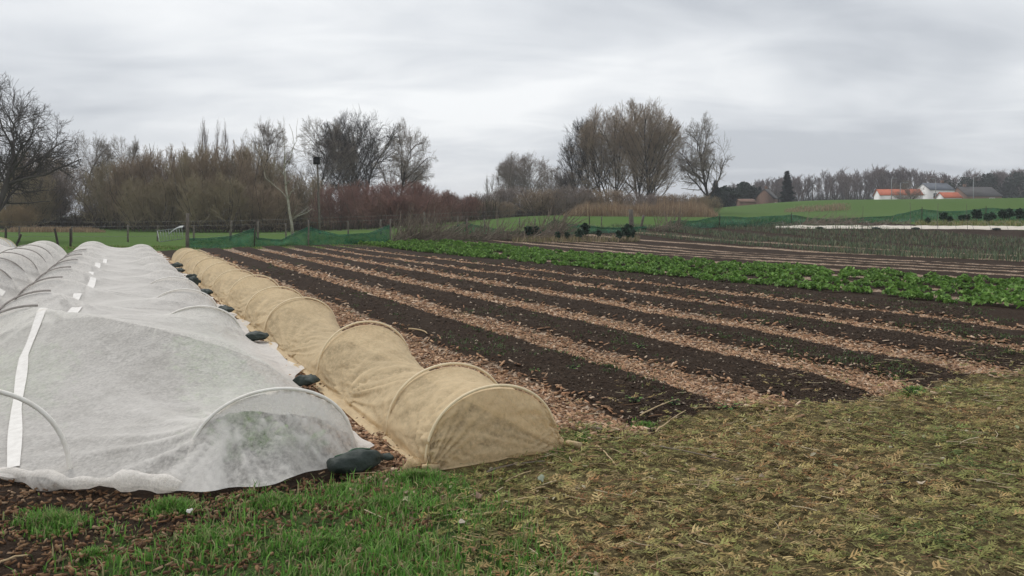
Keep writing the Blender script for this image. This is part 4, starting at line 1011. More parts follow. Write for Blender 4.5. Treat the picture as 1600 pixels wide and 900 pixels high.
plant_tree('slender_tree', 'slender', 320, 168, 96, 46, 'tall slender feathery tree, left one of the pair above the thicket', 'tree', 'slender trees')
plant_tree('slender_tree', 'slender', 349, 170, 97, 42, 'tall slender feathery tree, right one of the pair above the thicket', 'tree', 'slender trees')
plant_tree('slender_tree', 'slender', 258, 212, 94, 55, 'short feathery tree top rising from the brown thicket', 'tree', 'slender trees')
plant_tree('bare_tree', 'round', 412, 188, 100, 95, 'bare tree between the slender pair and the white barked tree', 'tree', 'bare trees on the left')
plant_tree('bare_tree', 'round', 505, 184, 108, 115, 'bare tree just right of the nest box, left in the big clump', 'tree', 'big clump of bare trees right of the nest box')
plant_tree('bare_tree', 'willow', 562, 173, 112, 150, 'broad tallest bare tree in the middle of the clump right of the nest box', 'tree', 'big clump of bare trees right of the nest box', None, 'bark_dark')
plant_tree('bare_tree', 'oak', 622, 177, 106, 110, 'gnarled bare tree with open crown at the right end of that clump', 'tree', 'big clump of bare trees right of the nest box', 1.0)
plant_tree('bare_tree', 'willow', 826, 239, 150, 110, 'low rounded pale bare tree in the gap in the middle', 'tree', None, None, 'twig_ash')
plant_tree('slender_tree', 'slender', 786, 243, 140, 26, 'thin spindly tree beside the low rounded tree', 'tree', 'slender trees')
plant_tree('slender_tree', 'slender', 765, 265, 138, 24, 'shorter thin spindly tree, left of the low rounded tree', 'tree', 'slender trees')
plant_tree('bare_tree', 'poplar', 912, 186, 124, 95, 'dark bare tree at the left end of the tall group', 'tree', 'tall group of bare trees right of the middle', None, 'bark_dark')
plant_tree('bare_tree', 'willow', 960, 168, 122, 135, 'spreading many stemmed tree, second in the tall group', 'tree', 'tall group of bare trees right of the middle')
plant_tree('bare_tree', 'poplar', 1000, 152, 128, 125, 'tallest reddish brown tree in the middle of the tall group', 'tree', 'tall group of bare trees right of the middle')
plant_tree('bare_tree', 'willow', 1006, 165, 120, 125, 'spreading dark stemmed tree at the front of the tall group', 'tree', 'tall group of bare trees right of the middle')
plant_tree('bare_tree', 'oak', 1108, 171, 120, 108, 'open crowned bare tree with separate stems, right end of the tall group', 'tree', 'tall group of bare trees right of the middle', 4.0)
plant_tree('bare_tree', 'ashbush', 880, 262, 128, 80, 'low twiggy tree at the left foot of the tall group', 'tree')
SH = 'brown shrubs of the thicket'
for (px, top, d, wd, key, lb) in ((40, 262, 84, 110, 'thicket', 'olive brown shrub behind the gnarled tree'), (105, 255, 88, 110, 'ashbush', 'greyish shrub behind the fence at the left'), (178, 250, 86, 100, 'thicket', 'olive brown shrub at the left end of the thicket'),
        (215, 236, 84, 100, 'thicket_b', 'brown shrub, second in the thicket'), (262, 222, 85, 110, 'thicket_b', 'tall reddish brown shrub left of the slender pair'), (310, 232, 80, 110, 'thicket', 'olive brown shrub below the slender pair'),
        (352, 216, 79, 130, 'thicket_b', 'broad tallest shrub in the middle of the thicket'), (398, 226, 82, 110, 'thicket', 'olive shrub left of the white barked tree'), (440, 262, 84, 100, 'thicket_b', 'brown shrub behind the white barked tree'), (478, 272, 86, 90, 'thicket', 'olive shrub behind the nest box pole'),
        (335, 270, 74, 130, 'thicket', 'low dense shrub at the front of the thicket'), (240, 275, 78, 120, 'thicket', 'low olive shrub at the front left of the thicket'), (415, 280, 76, 100, 'thicket_b', 'low brown shrub at the front right of the thicket')):
    plant_tree('thicket_shrub', key, px, top, d, wd, lb, 'shrub', SH)
for (px, top, d, wd, lb) in ((525, 284, 76, 90, 'red twigged shrub nearest the nest box pole'), (575, 280, 74, 100, 'red twigged shrub, second right of the nest box'), (630, 279, 73, 110, 'red twigged shrub in the middle of the red hedge'), (680, 293, 75, 90, 'red twigged shrub, second from the right end of the red hedge'), (722, 303, 82, 70, 'low red twigged shrub at the right end of the red hedge'), (600, 300, 70, 110, 'low red twigged shrub at the front of the red hedge'), (655, 300, 70, 100, 'low red twigged shrub at the front right of the red hedge')):
    plant_tree('red_shrub', 'redbush', px, top, d, wd, lb, 'shrub', 'red twigged hedge')
for (px, top, d, wd, key, lb) in ((752, 300, 100, 70, 'ashbush', 'greyish shrub right of the red hedge'), (800, 290, 104, 90, 'ashbush', 'greyish shrub below the low rounded tree, left'), (845, 292, 100, 90, 'thicket_b', 'brown shrub below the low rounded tree, right'), (895, 288, 98, 90, 'ashbush', 'greyish shrub at the left foot of the tall group'), (945, 292, 98, 100, 'thicket_b', 'brown shrub under the tall group, left'), (1000, 300, 100, 100, 'ashbush', 'greyish shrub under the tall group, middle'), (1060, 300, 98, 90, 'thicket_b', 'brown shrub under the tall group, right'), (1100, 305, 96, 60, 'thicket', 'low olive shrub at the right end of the tall group'), (775, 312, 92, 70, 'thicket_b', 'low brown shrub behind the green meadow strip')):
    plant_tree('field_shrub', key, px, top, d, wd, lb, 'shrub', 'shrubs at the foot of the tall group')
n = 14000; px = -20 + rng.random(n) * 1130; d = np.where(px < 780, 88 + rng.random(n) * 10, 101 + rng.random(n) * 8); x = (px - 800) / 1200 * d
blades(x, d, (.8 + 2.6 * rng.random(n)) * (.4 + .9 * vnoise(x * .25, d * .2, 8)), 'thicket_undergrowth', 'dark brown undergrowth filling the foot of the thicket', np.array([(.11, .085, .06), (.08, .065, .045), (.14, .105, .07), (.09, .085, .05)]), .6, .05 + 0 * x, xy=True)['category'] = 'undergrowth'
# reeds
def reeds(px0, px1, d0, d1, n, h, name, label):
    px = px0 + rng.random(n) * (px1 - px0); d = d0 + rng.random(n) * (d1 - d0); x = (px - 800) / 1200 * d
    t = np.array([(.30, .22, .14), (.38, .29, .19), (.24, .165, .105), (.27, .18, .12)])
    o = blades(x, d, (h[0] + (h[1] - h[0]) * rng.random(n)) * (.25 + 1.1 * vnoise(x * .22, d * .3, 4) * (.6 + .6 * vnoise(x * 1.1, d, 6))) * np.clip(np.minimum(px - px0, px1 - px) / 30 + .25, .25, 1), name, label, t, .35, .022 + 0 * x, xy=True); o['category'] = 'reeds'
reeds(935, 1122, 87, 96, 8000, (.6, 2.3), 'reed_bed', 'tall tan reeds at the foot of the tall tree group')
reeds(880, 1000, 84, 90, 3000, (.9, 1.8), 'reed_bed', 'low pale reeds left of the tall reed bed')
reeds(0, 165, 72, 78, 3500, (.4, .9), 'dry_grass', 'strip of dry pale grass along the far edge of the left meadow')
reeds(1225, 1330, 128, 134, 1800, (.3, 1.0), 'dry_grass', 'dry tan scrub on the dike below the far wood')
# orange shrub far left
r = plant_tree('orange_shrub', 'thicket', 30, 318, 80, 60, 'low orange brown shrub under the gnarled tree', 'shrub'); 
for c in r.children: c.material_slots[0].link = 'OBJECT'; c.material_slots[0].material = M['reed']

# walnut with pale bark
def pale_tree():
    d = 56; x, y = at(457, d); r = empty('pale_tree', (x, y, gz(x, y))); tag(r, 'small bare tree with pale whitish bark behind the green net', 'tree')
    def p(px, py, dy=0): return ((px - 457) / 1200 * d, dy, hz(py, d) - gz(x, y))
    MB().tube([p(457, 368), p(456, 350), p(452, 330), p(450, 312), p(447, 296), p(445, 275, .1), p(443, 255, .2), p(446, 238, .3)], [.115, .10, .09, .08, .07, .06, .045, .03], 8).build('trunk', M['bark_pale'], r, True)
    limbs = [([(450, 312), (440, 300), (425, 288), (412, 278), (408, 268)], .055), ([(450, 312), (456, 300), (466, 294), (470, 284)], .05), ([(456, 343), (466, 337), (478, 332), (485, 326), (490, 330)], .06), ([(457, 340), (463, 330), (468, 318)], .04), ([(460, 339), (472, 330), (480, 322)], .04), ([(446, 290), (455, 282), (462, 270)], .05),
             ([(443, 262), (452, 250), (458, 225), (454, 205), (448, 192)], .05), ([(444, 255), (447, 232), (446, 210)], .045), ([(453, 240), (462, 220), (461, 198), (462, 183)], .03), ([(445, 275), (436, 262), (430, 255)], .035), ([(470, 284), (474, 270), (470, 260)], .025), ([(425, 288), (416, 270), (414, 255)], .025), ([(458, 225), (452, 214)], .02)]
    for i, (l, rd) in enumerate(limbs):
        dy = np.linspace(0, (-1) ** i * .6, len(l)); MB().tube([p(a, b, c) for (a, b), c in zip(l, dy)], np.linspace(rd, rd * .35, len(l)) * .7, 6).build('branch', M['bark_pale'], r, True)
pale_tree()

# conifer
def conifer(px, top, d, wpx, label, base_py, name='spruce_tree'):
    x, y = at(px, d); z0 = gz(x, y); H = hz(top, d) - z0; W = wpx / 1200 * d / 2
    r = empty(name, (x, y, z0)); tag(r, label, 'tree')
    MB().tube([(0, 0, 0), (0, 0, H * .5), (0, 0, H)], [H * .02, H * .013, .02], 7).build('trunk', M['bark_dark'], r, True)
    n = 5200; t = rng.random(n) ** .75; zc = H * (1 - t) * .97 + .25; lay = .75 + .25 * np.sin(zc * 5.5 + rng.random(n)); rad = W * t ** .8 * lay * (.35 + .65 * rng.random(n) ** .45)
    a = rng.random(n) * 6.283; lob = 1 + .22 * np.sin(a * 5 + zc * 2); rad *= lob
    C = np.stack([np.cos(a) * rad, np.sin(a) * rad, zc - .16 * rad], -1); D = unit(np.stack([np.cos(a), np.sin(a), -.25 + .7 * rng.random(n)], -1)); S = unit(np.cross(D, np.stack([rng.normal(0, .4, n), rng.normal(0, .4, n), np.ones(n)], -1)))
    l = .45 * H / 8 * (.6 + .7 * rng.random((n, 1)))
    V = np.stack([C - D * l * .5, C + S * l * .3, C + D * l, C - S * l * .3], 1).reshape(-1, 3); F = (np.arange(n) * 4)[:, None] + np.array([[0, 1, 2, 3]])
    link('crown', mesh('crown', V, F, M['needle']), r)
conifer(1230, 267, 175, 30, 'dark pointed spruce beside the dark gabled house', 312)
conifer(1118, 282, 165, 30, 'small dark conifer at the left end of the far wood', 312)
conifer(1187, 292, 190, 14, 'slim dark conifer left of the dark gabled house', 312)

# evergreen mass at the left end of the far wood
def leafy_blob(px, top, d, wpx, label, name, mt='evergreen', n=2600):
    x, y = at(px, d); z0 = gz(x, y); H = hz(top, d) - z0; W = wpx / 1200 * d / 2
    r = empty(name, (x, y, z0)); tag(r, label, 'tree', 'evergreens before the far wood')
    MB().tube([(0, 0, 0), (.1, 0, H * .4), (0, 0, H * .8)], [.16, .12, .05], 6).build('trunk', M['bark_dark'], r)
    q = rng.normal(0, 1, (n, 3)); q = unit(q) * rng.random((n, 1)) ** .4; cl = rng.normal(0, 1, (14, 3)); cl = unit(cl) * .65; k = rng.integers(0, 14, n)
    C = (cl[k] + q * .42) * np.array([W, W, H * .48]) + np.array([0, 0, H * .52])
    D = unit(rng.normal(0, 1, (n, 3))); S = unit(np.cross(D, rng.normal(0, 1, (n, 3)))); l = .32 * (.6 + .8 * rng.random((n, 1)))
    V = np.stack([C - D * l, C + S * l * .6, C + D * l, C - S * l * .6], 1).reshape(-1, 3); F = (np.arange(n) * 4)[:, None] + np.array([[0, 1, 2, 3]])
    link('crown', mesh('crown', V, F, M[mt]), r)
for px, top, d, wd, lb in ((1140, 290, 170, 46, 'dark evergreen bush, left of the small red roof'), (1165, 284, 185, 50, 'dark evergreen tree above the small red roof'), (1500, 275, 225, 60, 'dark pine right of the grey roofed house'), (1545, 272, 230, 60, 'dark pine behind the long dark roof, right end'), (1590, 268, 225, 50, 'dark pine at the right edge'), (60, 300, 92, 90, 'dark ivy clad bush under the gnarled tree'), (700, 300, 190, 30, 'small dark evergreen far behind the red hedge')):
    leafy_blob(px, top, d, wd, lb, 'evergreen_tree')

# the far wood: reads as one mass
def far_wood():
    (V, F), (V2, F2) = tree_meshes(5, 10, (6.3, 2.6, 3.9), 1, [(8, .36, 34, 3, .35), (6, .5, 36, 2, .2), (4, .7, 36, 2, .1)], wig=.05, upw=.5, base_r=.12, tall=.92, twig_min=.022, trunk_levels=1)
    Fb, F2b = F[0], F2[0]
    parts_t, parts_c = [], []
    for i in range(215):
        px = 1120 + rng.random() * 530; d = 228 + rng.random() * 50; x, y = at(px, d); z = gz(x, y)
        top = np.interp(px, [1120, 1200, 1260, 1380, 1450, 1490, 1560, 1650], [294, 283, 275, 266, 271, 278, 269, 269]) + rng.normal(0, 4)
        H = hz(top, d) - z; a = rng.random() * 6.28; c, s = math.cos(a), math.sin(a); sx = H / 10 * (1.25 + .7 * rng.random())
        T = lambda q: np.stack([x + sx * (q[:, 0] * c - q[:, 1] * s), y + sx * (q[:, 0] * s + q[:, 1] * c), z + q[:, 2] * H / 10.2], -1)
        parts_t.append((T(V), Fb)); parts_c.append((T(V2), F2b))
    r = empty('far_wood'); tag(r, 'far grey purple bare wood along the horizon at the right', 'wood', kind='stuff')
    a, b = join_vf(parts_t), join_vf(parts_c)
    o = link('trunks', mesh('trunks', a[0], a[1], M['bark_brown']), r); o['kind'] = 'stuff'; o = link('twigs', mesh('twigs', b[0], b[1], M['twig_far']), r); o['kind'] = 'stuff'
    # undergrowth
    n = 13000; px = 1100 + rng.random(n) * 560; d = 225 + rng.random(n) * 40; x = (px - 800) / 1200 * d
    blades(x, d, (2 + 7 * rng.random(n)) * (.5 + .7 * vnoise(x * .08, d * .08, 2)), 'wood_undergrowth', 'dark undergrowth at the foot of the far wood', np.array([(.05, .045, .035), (.07, .055, .045), (.035, .04, .03)]), .5, .12 + 0 * x, xy=True)['category'] = 'undergrowth'
far_wood()

# ------------------------------------------------------------------ houses behind the dike
def prism_roof(b, x0, x1, y0, y1, ze, zr, ov=.3, th=.18, hip=0):
    """gable roof with its ridge along x, real thickness"""
    ym = (y0 + y1) / 2
    for sgn, ya in ((1, y0 - ov), (-1, y1 + ov)):
        zl = ze - ov * (zr - ze) / ((y1 - y0) / 2)
        V = [(x0 - ov, ya, zl), (x1 + ov, ya, zl), (x1 + ov - hip, ym, zr), (x0 - ov + hip, ym, zr)]
        V = V + [(q[0], q[1], q[2] + th) for q in V]
        b.add(V, [(0, 1, 2, 3), (4, 7, 6, 5), (0, 4, 5, 1), (1, 5, 6, 2), (2, 6, 7, 3), (3, 7, 4, 0)])
def house(name, px, d, z0, Lx, Ly, he, hr, wall, roof, label, rz=0, windows=(), chimney=None, door=None, hip=0):
    x, y = at(px, d); r = empty(name, (x, y, z0), rz); tag(r, label, 'house')
    hx, hy = Lx / 2, Ly / 2; b = MB()
    V = [(-hx, -hy, -2), (hx, -hy, -2), (hx, hy, -2), (-hx, hy, -2), (-hx, -hy, he), (hx, -hy, he), (hx, hy, he), (-hx, hy, he), (-hx, 0, hr), (hx, 0, hr)]
    b.add(V, [(0, 1, 5, 4), (2, 3, 7, 6), (1, 2, 6, 9, 5), (3, 0, 4, 8, 7), (4, 5, 9, 8), (6, 7, 8, 9)]); b.build('wall', M[wall], r)
    b = MB(); prism_roof(b, -hx, hx, -hy, hy, he + .02, hr + .04, ov=.16, th=.14, hip=hip); rf = b.build('roof', M[roof], r)
    if chimney: MB().box((chimney, .3, hr + .25), (.6, .6, 1.2)).build('chimney', M['brick'], rf)
    for (wx, wz, ww, wh) in windows:
        o = MB().box((wx, -hy - .02, wz), (ww + .2, .12, wh + .2)).build('window', M['frame'], r); MB().box((wx - ww / 4, -hy - .07, wz), (ww / 2 - .05, .06, wh)).box((wx + ww / 4, -hy - .07, wz), (ww / 2 - .05, .06, wh)).build('pane', M['glass'], o)
    if door: MB().box((door, -hy - .03, .9), (1.0, .1, 2.1)).build('door', M['box_dark'], r)
    return r
def hp_(py, d): return hz(py, d)
D0 = 190; zb = 3.6
house('farm_house', 1403, D0, zb, 9.6, 6.4, hz(305.5, D0) - zb, hz(296.5, D0) - zb, 'white_wall', 'roof_red', 'long low white house with orange tiled roof on the dike', R(-12), [(-2, 1.2, 1.0, 1.0), (1.5, 1.2, 1.0, 1.0)])
house('white_house', 1460, D0 + 5, zb, 6.6, 6, hz(297.5, D0 + 5) - zb, hz(287, D0 + 5) - zb, 'white_wall', 'roof_grey', 'white two storey house with grey roof between the orange roofs', R(8), [(-2.1, 3.0, .9, 1.2), (-.8, 3.0, .9, 1.2), (1.8, 3.4, .9, .8)], 2.4)
house('annex', 1482, D0 - 6, zb, 4.4, 3.4, hz(309, D0 - 6) - zb, hz(301.5, D0 - 6) - zb, 'white_wall', 'roof_red', 'low annex with orange roof before the white two storey house', R(4))
house('barn', 1522, D0 + 14, zb, 9.6, 8, hz(307, D0 + 14) - zb, hz(293, D0 + 14) - zb, 'brick', 'roof_dark', 'long low building with dark tiled roof right of the white house', R(6), [(2.0, 2.2, 1.4, .7)], -2.5)
h_ = house('gabled_house', 1198, D0 - 8, 2.6, 5.4, 4.0, hz(310, D0 - 8) - 2.6, hz(296.5, D0 - 8) - 2.6, 'brick', 'roof_dark', 'dark gabled house with steep roof left of the spruce', R(60), [(0, 1.5, 1.6, 1.0)], .8)
house('shed', 1165, D0 - 25, 2.8, 3.2, 3, hz(316, D0 - 25) - 2.8, hz(312, D0 - 25) - 2.8, 'brick', 'brick', 'tiny shed with reddish roof left of the dark gabled house', 0)
def lamp(px, top, d, label, arm=0, name='street_lamp'):
    x, y = at(px, d); z0 = gz(x, y); H = hz(top, d) - z0; r = empty(name, (x, y, z0)); tag(r, label, 'street lamp', 'lamp posts by the houses')
    MB().tube([(0, 0, 0), (0, 0, H * .5), (0, 0, H)], [.10, .08, .06], 7).build('pole', M['lamp'], r)
    MB().tube([(0, 0, H), (arm * .5, 0, H + .12), (arm, 0, H + .1)], .045, 6).box((arm * 1.25, 0, H + .1), (.9, .3, .16)).build('lamp_head', M['lamp'], r)
lamp(1393, 279, 168, 'lamp post left of the garden tree, before the orange roof', .5); lamp(1407, 286, 172, 'lamp post with arm above the orange roof', 1.0); lamp(1462, 280, 170, 'lamp post before the white two storey house', -.5); lamp(1521, 277, 180, 'lamp post before the long dark roof', .6)
plant_tree('garden_tree', 'oak', 1421, 277, 176, 52, 'spreading bare tree before the orange roofed house', 'tree')

# ------------------------------------------------------------------ fences, nets, posts
def post(parent, px, d, top, r=.05, lean=0.0, mt='post', name='post', bot=-.15):
    x, y = at(px, d); z0 = gz(x, y); h = hz(top, d) - z0
    b = MB(); q = rng.normal(0, .006, (4, 2))
    b.tube([(x + q[0, 0], y, z0 + bot), (x + lean * h * .35 + q[1, 0], y, z0 + h * .35), (x + lean * h * .7 + q[2, 0], y, z0 + h * .7), (x + lean * h, y, z0 + h)], [r, r * .98, r * .95, r * .9], 8)
    return b.build(name, M[mt], parent)
def wire(parent, pts, r=.008):
    MB().tube(np.array(pts), r, 4).build('wire', M['wire'], parent)
# left cattle fence behind the net
f1 = empty('wire_fence'); tag(f1, 'weathered post and wire fence behind the green net, left half', 'fence')
PL = [(-30, 46, 352, .05, 0), (30, 46, 353, .05, 0), (112, 46, 353, .05, .0), (200, 46, 351, .055, 0), (246, 47, 352, .05, .02), (303, 47, 352, .06, 0), (360, 47, 345.5, .075, .06), (403, 47, 345.5, .075, .0), (447, 48, 349, .05, -.03), (544, 50, 345, .055, 0), (595, 50, 343, .065, 0), (663, 50, 331, .06, 0), (680, 50, 342, .065, 0), (715, 52, 339, .05, 0), (757, 52, 341, .05, 0), (812, 54, 341, .05, 0), (836, 54, 341, .05, 0)]
for px, d, top, r, ln in PL: post(f1, px, d, top, r, ln)
for hh in (.35, .95, 1.22):
    pts = []
    for px, d, top, r, ln in PL: x, y = at(px, d); pts.append((x, y - .06, gz(x, y) + hh))
    wire(f1, pts)
# near dark stakes at the left
for i, (px, top, d, ln, lb) in enumerate(((92, 357, 38, -.22, 'dark leaning stake behind the white covers'), (110, 357, 38.5, 0, 'dark upright stake right of the leaning one'), (24, 366, 38, .42, 'short dark stake leaning hard at the left edge'), (9, 356, 38, .0, 'thin dark stake at the left edge'))):
    o = post(None, px, d, top, .055, ln, 'post_dark', 'stake'); tag(o, lb, 'stake', 'dark stakes on the left')
# green net on stakes
def net_fence(pts, label, thick=.05):
    """pts: (px, d, top height, is_post); the net sags between posts"""
    r = empty('net_fence'); tag(r, label, 'fence', 'green net fences')
    X = []; 
    for i in range(len(pts) - 1):
        (p0, d0, h0, k0), (p1, d1, h1, k1) = pts[i], pts[i + 1]; a, b = np.array(at(p0, d0)), np.array(at(p1, d1)); m = max(4, int(np.hypot(*(b - a)) / .22))
        for j in range(m + (1 if i == len(pts) - 2 else 0)):
            t = j / m; q = a * (1 - t) + b * t; X.append((q[0], q[1], h0 * (1 - t) + h1 * t))
    X = np.array(X); n_, k_ = len(X), 9; W = np.linspace(0, 1, k_)
    z0 = g(X[:, 0], X[:, 1]); s_ = np.arange(n_) * .22
    ww = .16 * (vnoise(s_[:, None] * 1.3, W[None] * 2.5, 61) - .5) + .07 * (vnoise(s_[:, None] * 4, W[None] * 5, 62) - .5)
    hh = X[:, 2] + .05 * (vnoise(s_ * 1.1, s_ * 0, 63) - .5)
    V = np.stack([X[:, 0][:, None] + 0 * W[None], X[:, 1][:, None] + ww, z0[:, None] - .02 + hh[:, None] * W[None]], -1).reshape(-1, 3)
    link('net', mesh('net', V, grid_faces(n_, k_), M['net'], True), r)
    for i in (k_ - 1, k_ - 2):
        P = V.reshape(n_, k_, 3)[:, i]; MB().tube(P, .014, 4).build('rope', M['net'], r)
    for (p, d, h, k) in pts:
        if k:
            x, y = at(p, d); MB().tube([(x, y - .04, gz(x, y) - .1), (x + .02, y - .04, gz(x, y) + h + .12)], .028 if k < 2 else .075, 7).build('post', M['post_dark' if k < 2 else 'post'], r)
net_fence([(294, 36, .55, 0), (322, 36.3, .50, 0), (360, 36.6, .62, 0), (398, 37, .95, 1), (401, 37.1, .5, 0), (440, 37.5, .40, 0), (462, 37.8, .72, 0), (482, 38, 1.02, 1), (500, 38.3, .80, 0), (530, 38.8, .55, 0), (575, 39.5, .62, 0), (610, 40, 1.02, 1)], 'dark green net sagging between stakes, left stretch beside the gate post')
net_fence([(622, 42, .4, 0), (690, 43, .45, 0), (728, 44, .95, 1), (745, 44, .75, 0), (790, 44.5, .35, 0), (838, 45, .3, 0), (866, 45, .95, 1), (890, 45.3, .70, 0), (940, 46, .38, 0), (1010, 47, .35, 0)], 'dark green net behind the brush pile in the middle')
net_fence([(1045, 48.5, .55, 0), (1062, 48.5, .62, 1), (1090, 49.5, .55, 0), (1124, 50.5, .80, 1), (1170, 52, .66, 0), (1236, 54, .78, 1), (1262, 55, .55, 0), (1300, 56, .40, 0), (1345, 57, .45, 0), (1395, 58, .55, 0), (1440, 60, 1.02, 1), (1470, 60.5, .8, 0), (1510, 61, .85, 0), (1540, 62, 1.1, 1), (1580, 63, 1.0, 0), (1640, 64, 1.15, 1)], 'dark green net right of the weathered posts, running to the right edge')
o = post(None, 293, 35.6, 333, .085, 0, 'post', 'gate_post'); tag(o, 'thick weathered wooden post at the left end of the green net', 'post')
for px, d, top, r, ln, lb in ((987, 49, 327, .16, -.05, 'thick split weathered post in the middle distance'), (1001, 49.5, 336, .085, .22, 'leaning thinner post beside the split weathered post')):
    o = post(None, px, d, top, r, ln, 'post', 'weathered_post'); tag(o, lb, 'post', 'weathered posts before the meadow')
for i, (px, d, top, lb) in enumerate(((482, 37.7, 343, 'tall stake where the left green net peaks'), (610, 39.7, 342, 'stake at the right end of the left green net'), (480, 50, 346, None), (730, 43.6, 342, 'stake holding the peak of the middle green net'), (940, 52, 337, 'slim pale stake on the meadow edge left of the split post'), (921, 52, 338, 'dark slim stake on the meadow edge'), (828, 43, 352, 'short stake among the brush'))):
    if lb: o = post(None, px, d, top, .04, 0, 'post' if i != 5 else 'post_dark', 'stake'); tag(o, lb, 'stake', 'stakes along the nets')
# metal hurdle leaning by the gate post
def hurdle():
    d = 37.5; r = empty('metal_hurdle'); tag(r, 'grey metal hurdle with thin bars leaning left of the gate post', 'hurdle')
    def p(px, py, dy=0): x, y = at(px, d + dy); return (x, y, hz(py, d + dy))
    tl, tr, bl, br = (246, 361), (284, 356), (249, 378), (286, 373)
    b = MB(); b.tube([p(*tl), p(*tr), p(*br, -.3), p(*bl, -.3), p(*tl)], .022, 6); b.build('frame', M['steel'], r)
    for i in range(1, 9):
        t = i / 9; q0 = p(tl[0] + (tr[0] - tl[0]) * t, tl[1] + (tr[1] - tl[1]) * t); q1 = p(bl[0] + (br[0] - bl[0]) * t, bl[1] + (br[1] - bl[1]) * t, -.3); MB().tube([q0, q1], .012, 5).build('bar', M['steel'], r)
    q = np.linspace(0, 1, 9); c = [p(264 + 22 * t, 366 - 11 * math.sin(t * 1.7), -.4) for t in q]; 
    c = np.array(c); V = np.stack([c - np.array([.0, .10, .05]), c + np.array([0, .10, .05])], 1).reshape(-1, 3); V = np.vstack([V, V + np.array([0, 0, .03])]); n_ = len(c)
    F = np.vstack([grid_faces(n_, 2), grid_faces(n_, 2)[:, ::-1] + 2 * n_, [[2 * k, 2 * k + 2, 2 * k + 2 + 2 * n_, 2 * k + 2 * n_] for k in range(n_ - 1)], [[2 * k + 1, 2 * k + 1 + 2 * n_, 2 * k + 3 + 2 * n_, 2 * k + 3] for k in range(n_ - 1)]])
    link('curved_mudguard', mesh('curved_mudguard', V, F, M['steel'], True), r)
hurdle()
# nest box on a tall pole
def nest_box():
    d = 55; x, y = at(500, d); z0 = gz(x, y); r = empty('nest_box_pole', (x, y, z0)); tag(r, 'dark wooden nest box on a tall thin pole beside the pale tree', 'nest box')
    H = hz(254, d) - z0
    MB().tube([(0, 0, -.2), (-.05, 0, H * .35), (-.13, 0, H * .7), (-.20, 0, H + .1)], [.075, .07, .065, .06], 8).build('pole', M['post'], r, True)
    MB().tube([(-.05, .12, -.1), (-.2, .12, H * .6)], [.07, .06], 8).build('brace', M['post_dark'], r, True)
    bx = MB().box((-.20 + .0, -.14, H + .1), (.40, .42, .46)).build('box', M['box_dark'], r)
    MB().box((-.19, -.18, H + .36), (.52, .58, .05), 0, [[1, 0, .12], [0, 1, 0], [-.12, 0, 1]]).build('lid', M['box_dark'], bx)
    MB().tube([(-.12, -.352, H + .18), (-.12, -.365, H + .18)], .07, 12).build('entrance_hole', M['glass'], bx)
nest_box()
# brush piles
def brush(name, cx0, cx1, d, n, h, label, lean, mt='stick'):
    rg = np.random.default_rng(int(cx0)); px = cx0 + rg.random(n) * (cx1 - cx0); dd = d + rg.normal(0, .5, n); x = (px - 800) / 1200 * dd; z = g(x, dd)
    a = rg.normal(lean, .6, n); L = h * (.5 + rg.random(n)); ba = rg.normal(0, .5, n)
    D = unit(np.stack([np.sin(a), ba, np.abs(np.cos(a)) * .75], -1)); P = [np.stack([x, dd, z - .03 + .25 * rg.random(n)], -1)]
    for k in range(3): D = unit(D + rg.normal(0, .12, (n, 3))); P.append(P[-1] + D * (L / 3)[:, None])
    P = np.stack(P, 1); Rr = (.010 + .018 * rg.random(n) ** 2)[:, None] * np.array([1, .9, .7, .35])[None]
    V, F = tubes(P, Rr, 4); r = empty(name); tag(r, label, 'brush pile', 'brush piles along the net')
    o = link('sticks', mesh('sticks', V, F, M[mt]), r); o['kind'] = 'stuff'
brush('brush_pile', 612, 700, 41.5, 420, 1.5, 'tangle of grey sticks at the end of the left green net', .75)
brush('brush_pile', 700, 850, 42.5, 420, 1.1, 'low heap of dead sticks before the middle green net', .9)
brush('brush_pile', 838, 880, 43.5, 130, 1.7, 'bundle of pale canes leaning against the net stake in the middle', .7)
brush('brush_pile', 1020, 1060, 47.5, 70, 1.3, 'pale canes leaning at the left end of the right green net', .6)
brush('brush_pile', 1250, 1330, 53, 220, 1.0, 'grey heap of twigs behind the left end of the white strip', 1.2)
brush('brush_pile', 1180, 1420, 53.5, 260, .5, 'long low line of cut twigs along the white strip', 1.4)
# kale plants
def kale(px, py, d, h, label, grp, seed):
    rg = np.random.default_rng(seed); x, y = at(px, d); z0 = gz(x, y); r = empty('kale_plant', (x, y, z0)); tag(r, label, 'kale plant', grp)
    MB().tube([(0, 0, -.05), (.02, 0, h * .4), (.0, 0, h * .8)], [.022, .02, .016], 6).build('stem', M['stick'], r)
    n = 90; q = unit(rg.normal(0, 1, (n, 3))) * (.45 + .55 * rg.random((n, 1))) * np.array([h * .30, h * .30, h * .32]); C = q + np.array([0, 0, h * .72]); D = unit(q + np.array([0, 0, -.02]) + rg.normal(0, .06, (n, 3))); S = unit(np.cross(D, rg.normal(0, 1, (n, 3)))); Nn = np.cross(D, S); l = h * .16
    V = np.stack([C - D * l, C - S * l * .5 + Nn * l * .2, C + D * l * .3 - S * l * .65, C + D * l, C + D * l * .3 + S * l * .65, C + S * l * .5 + Nn * l * .2], 1).reshape(-1, 3); b = (np.arange(n) * 6)[:, None]
    link('leaves', mesh('leaves', V, np.concatenate([b + np.array([[0, 1, 2, 3]]), b + np.array([[0, 3, 4, 5]])]), M['kale']), r)
WH = ['first', 'second', 'third', 'fourth', 'fifth', 'sixth', 'seventh', 'eighth', 'ninth', 'tenth', 'eleventh']
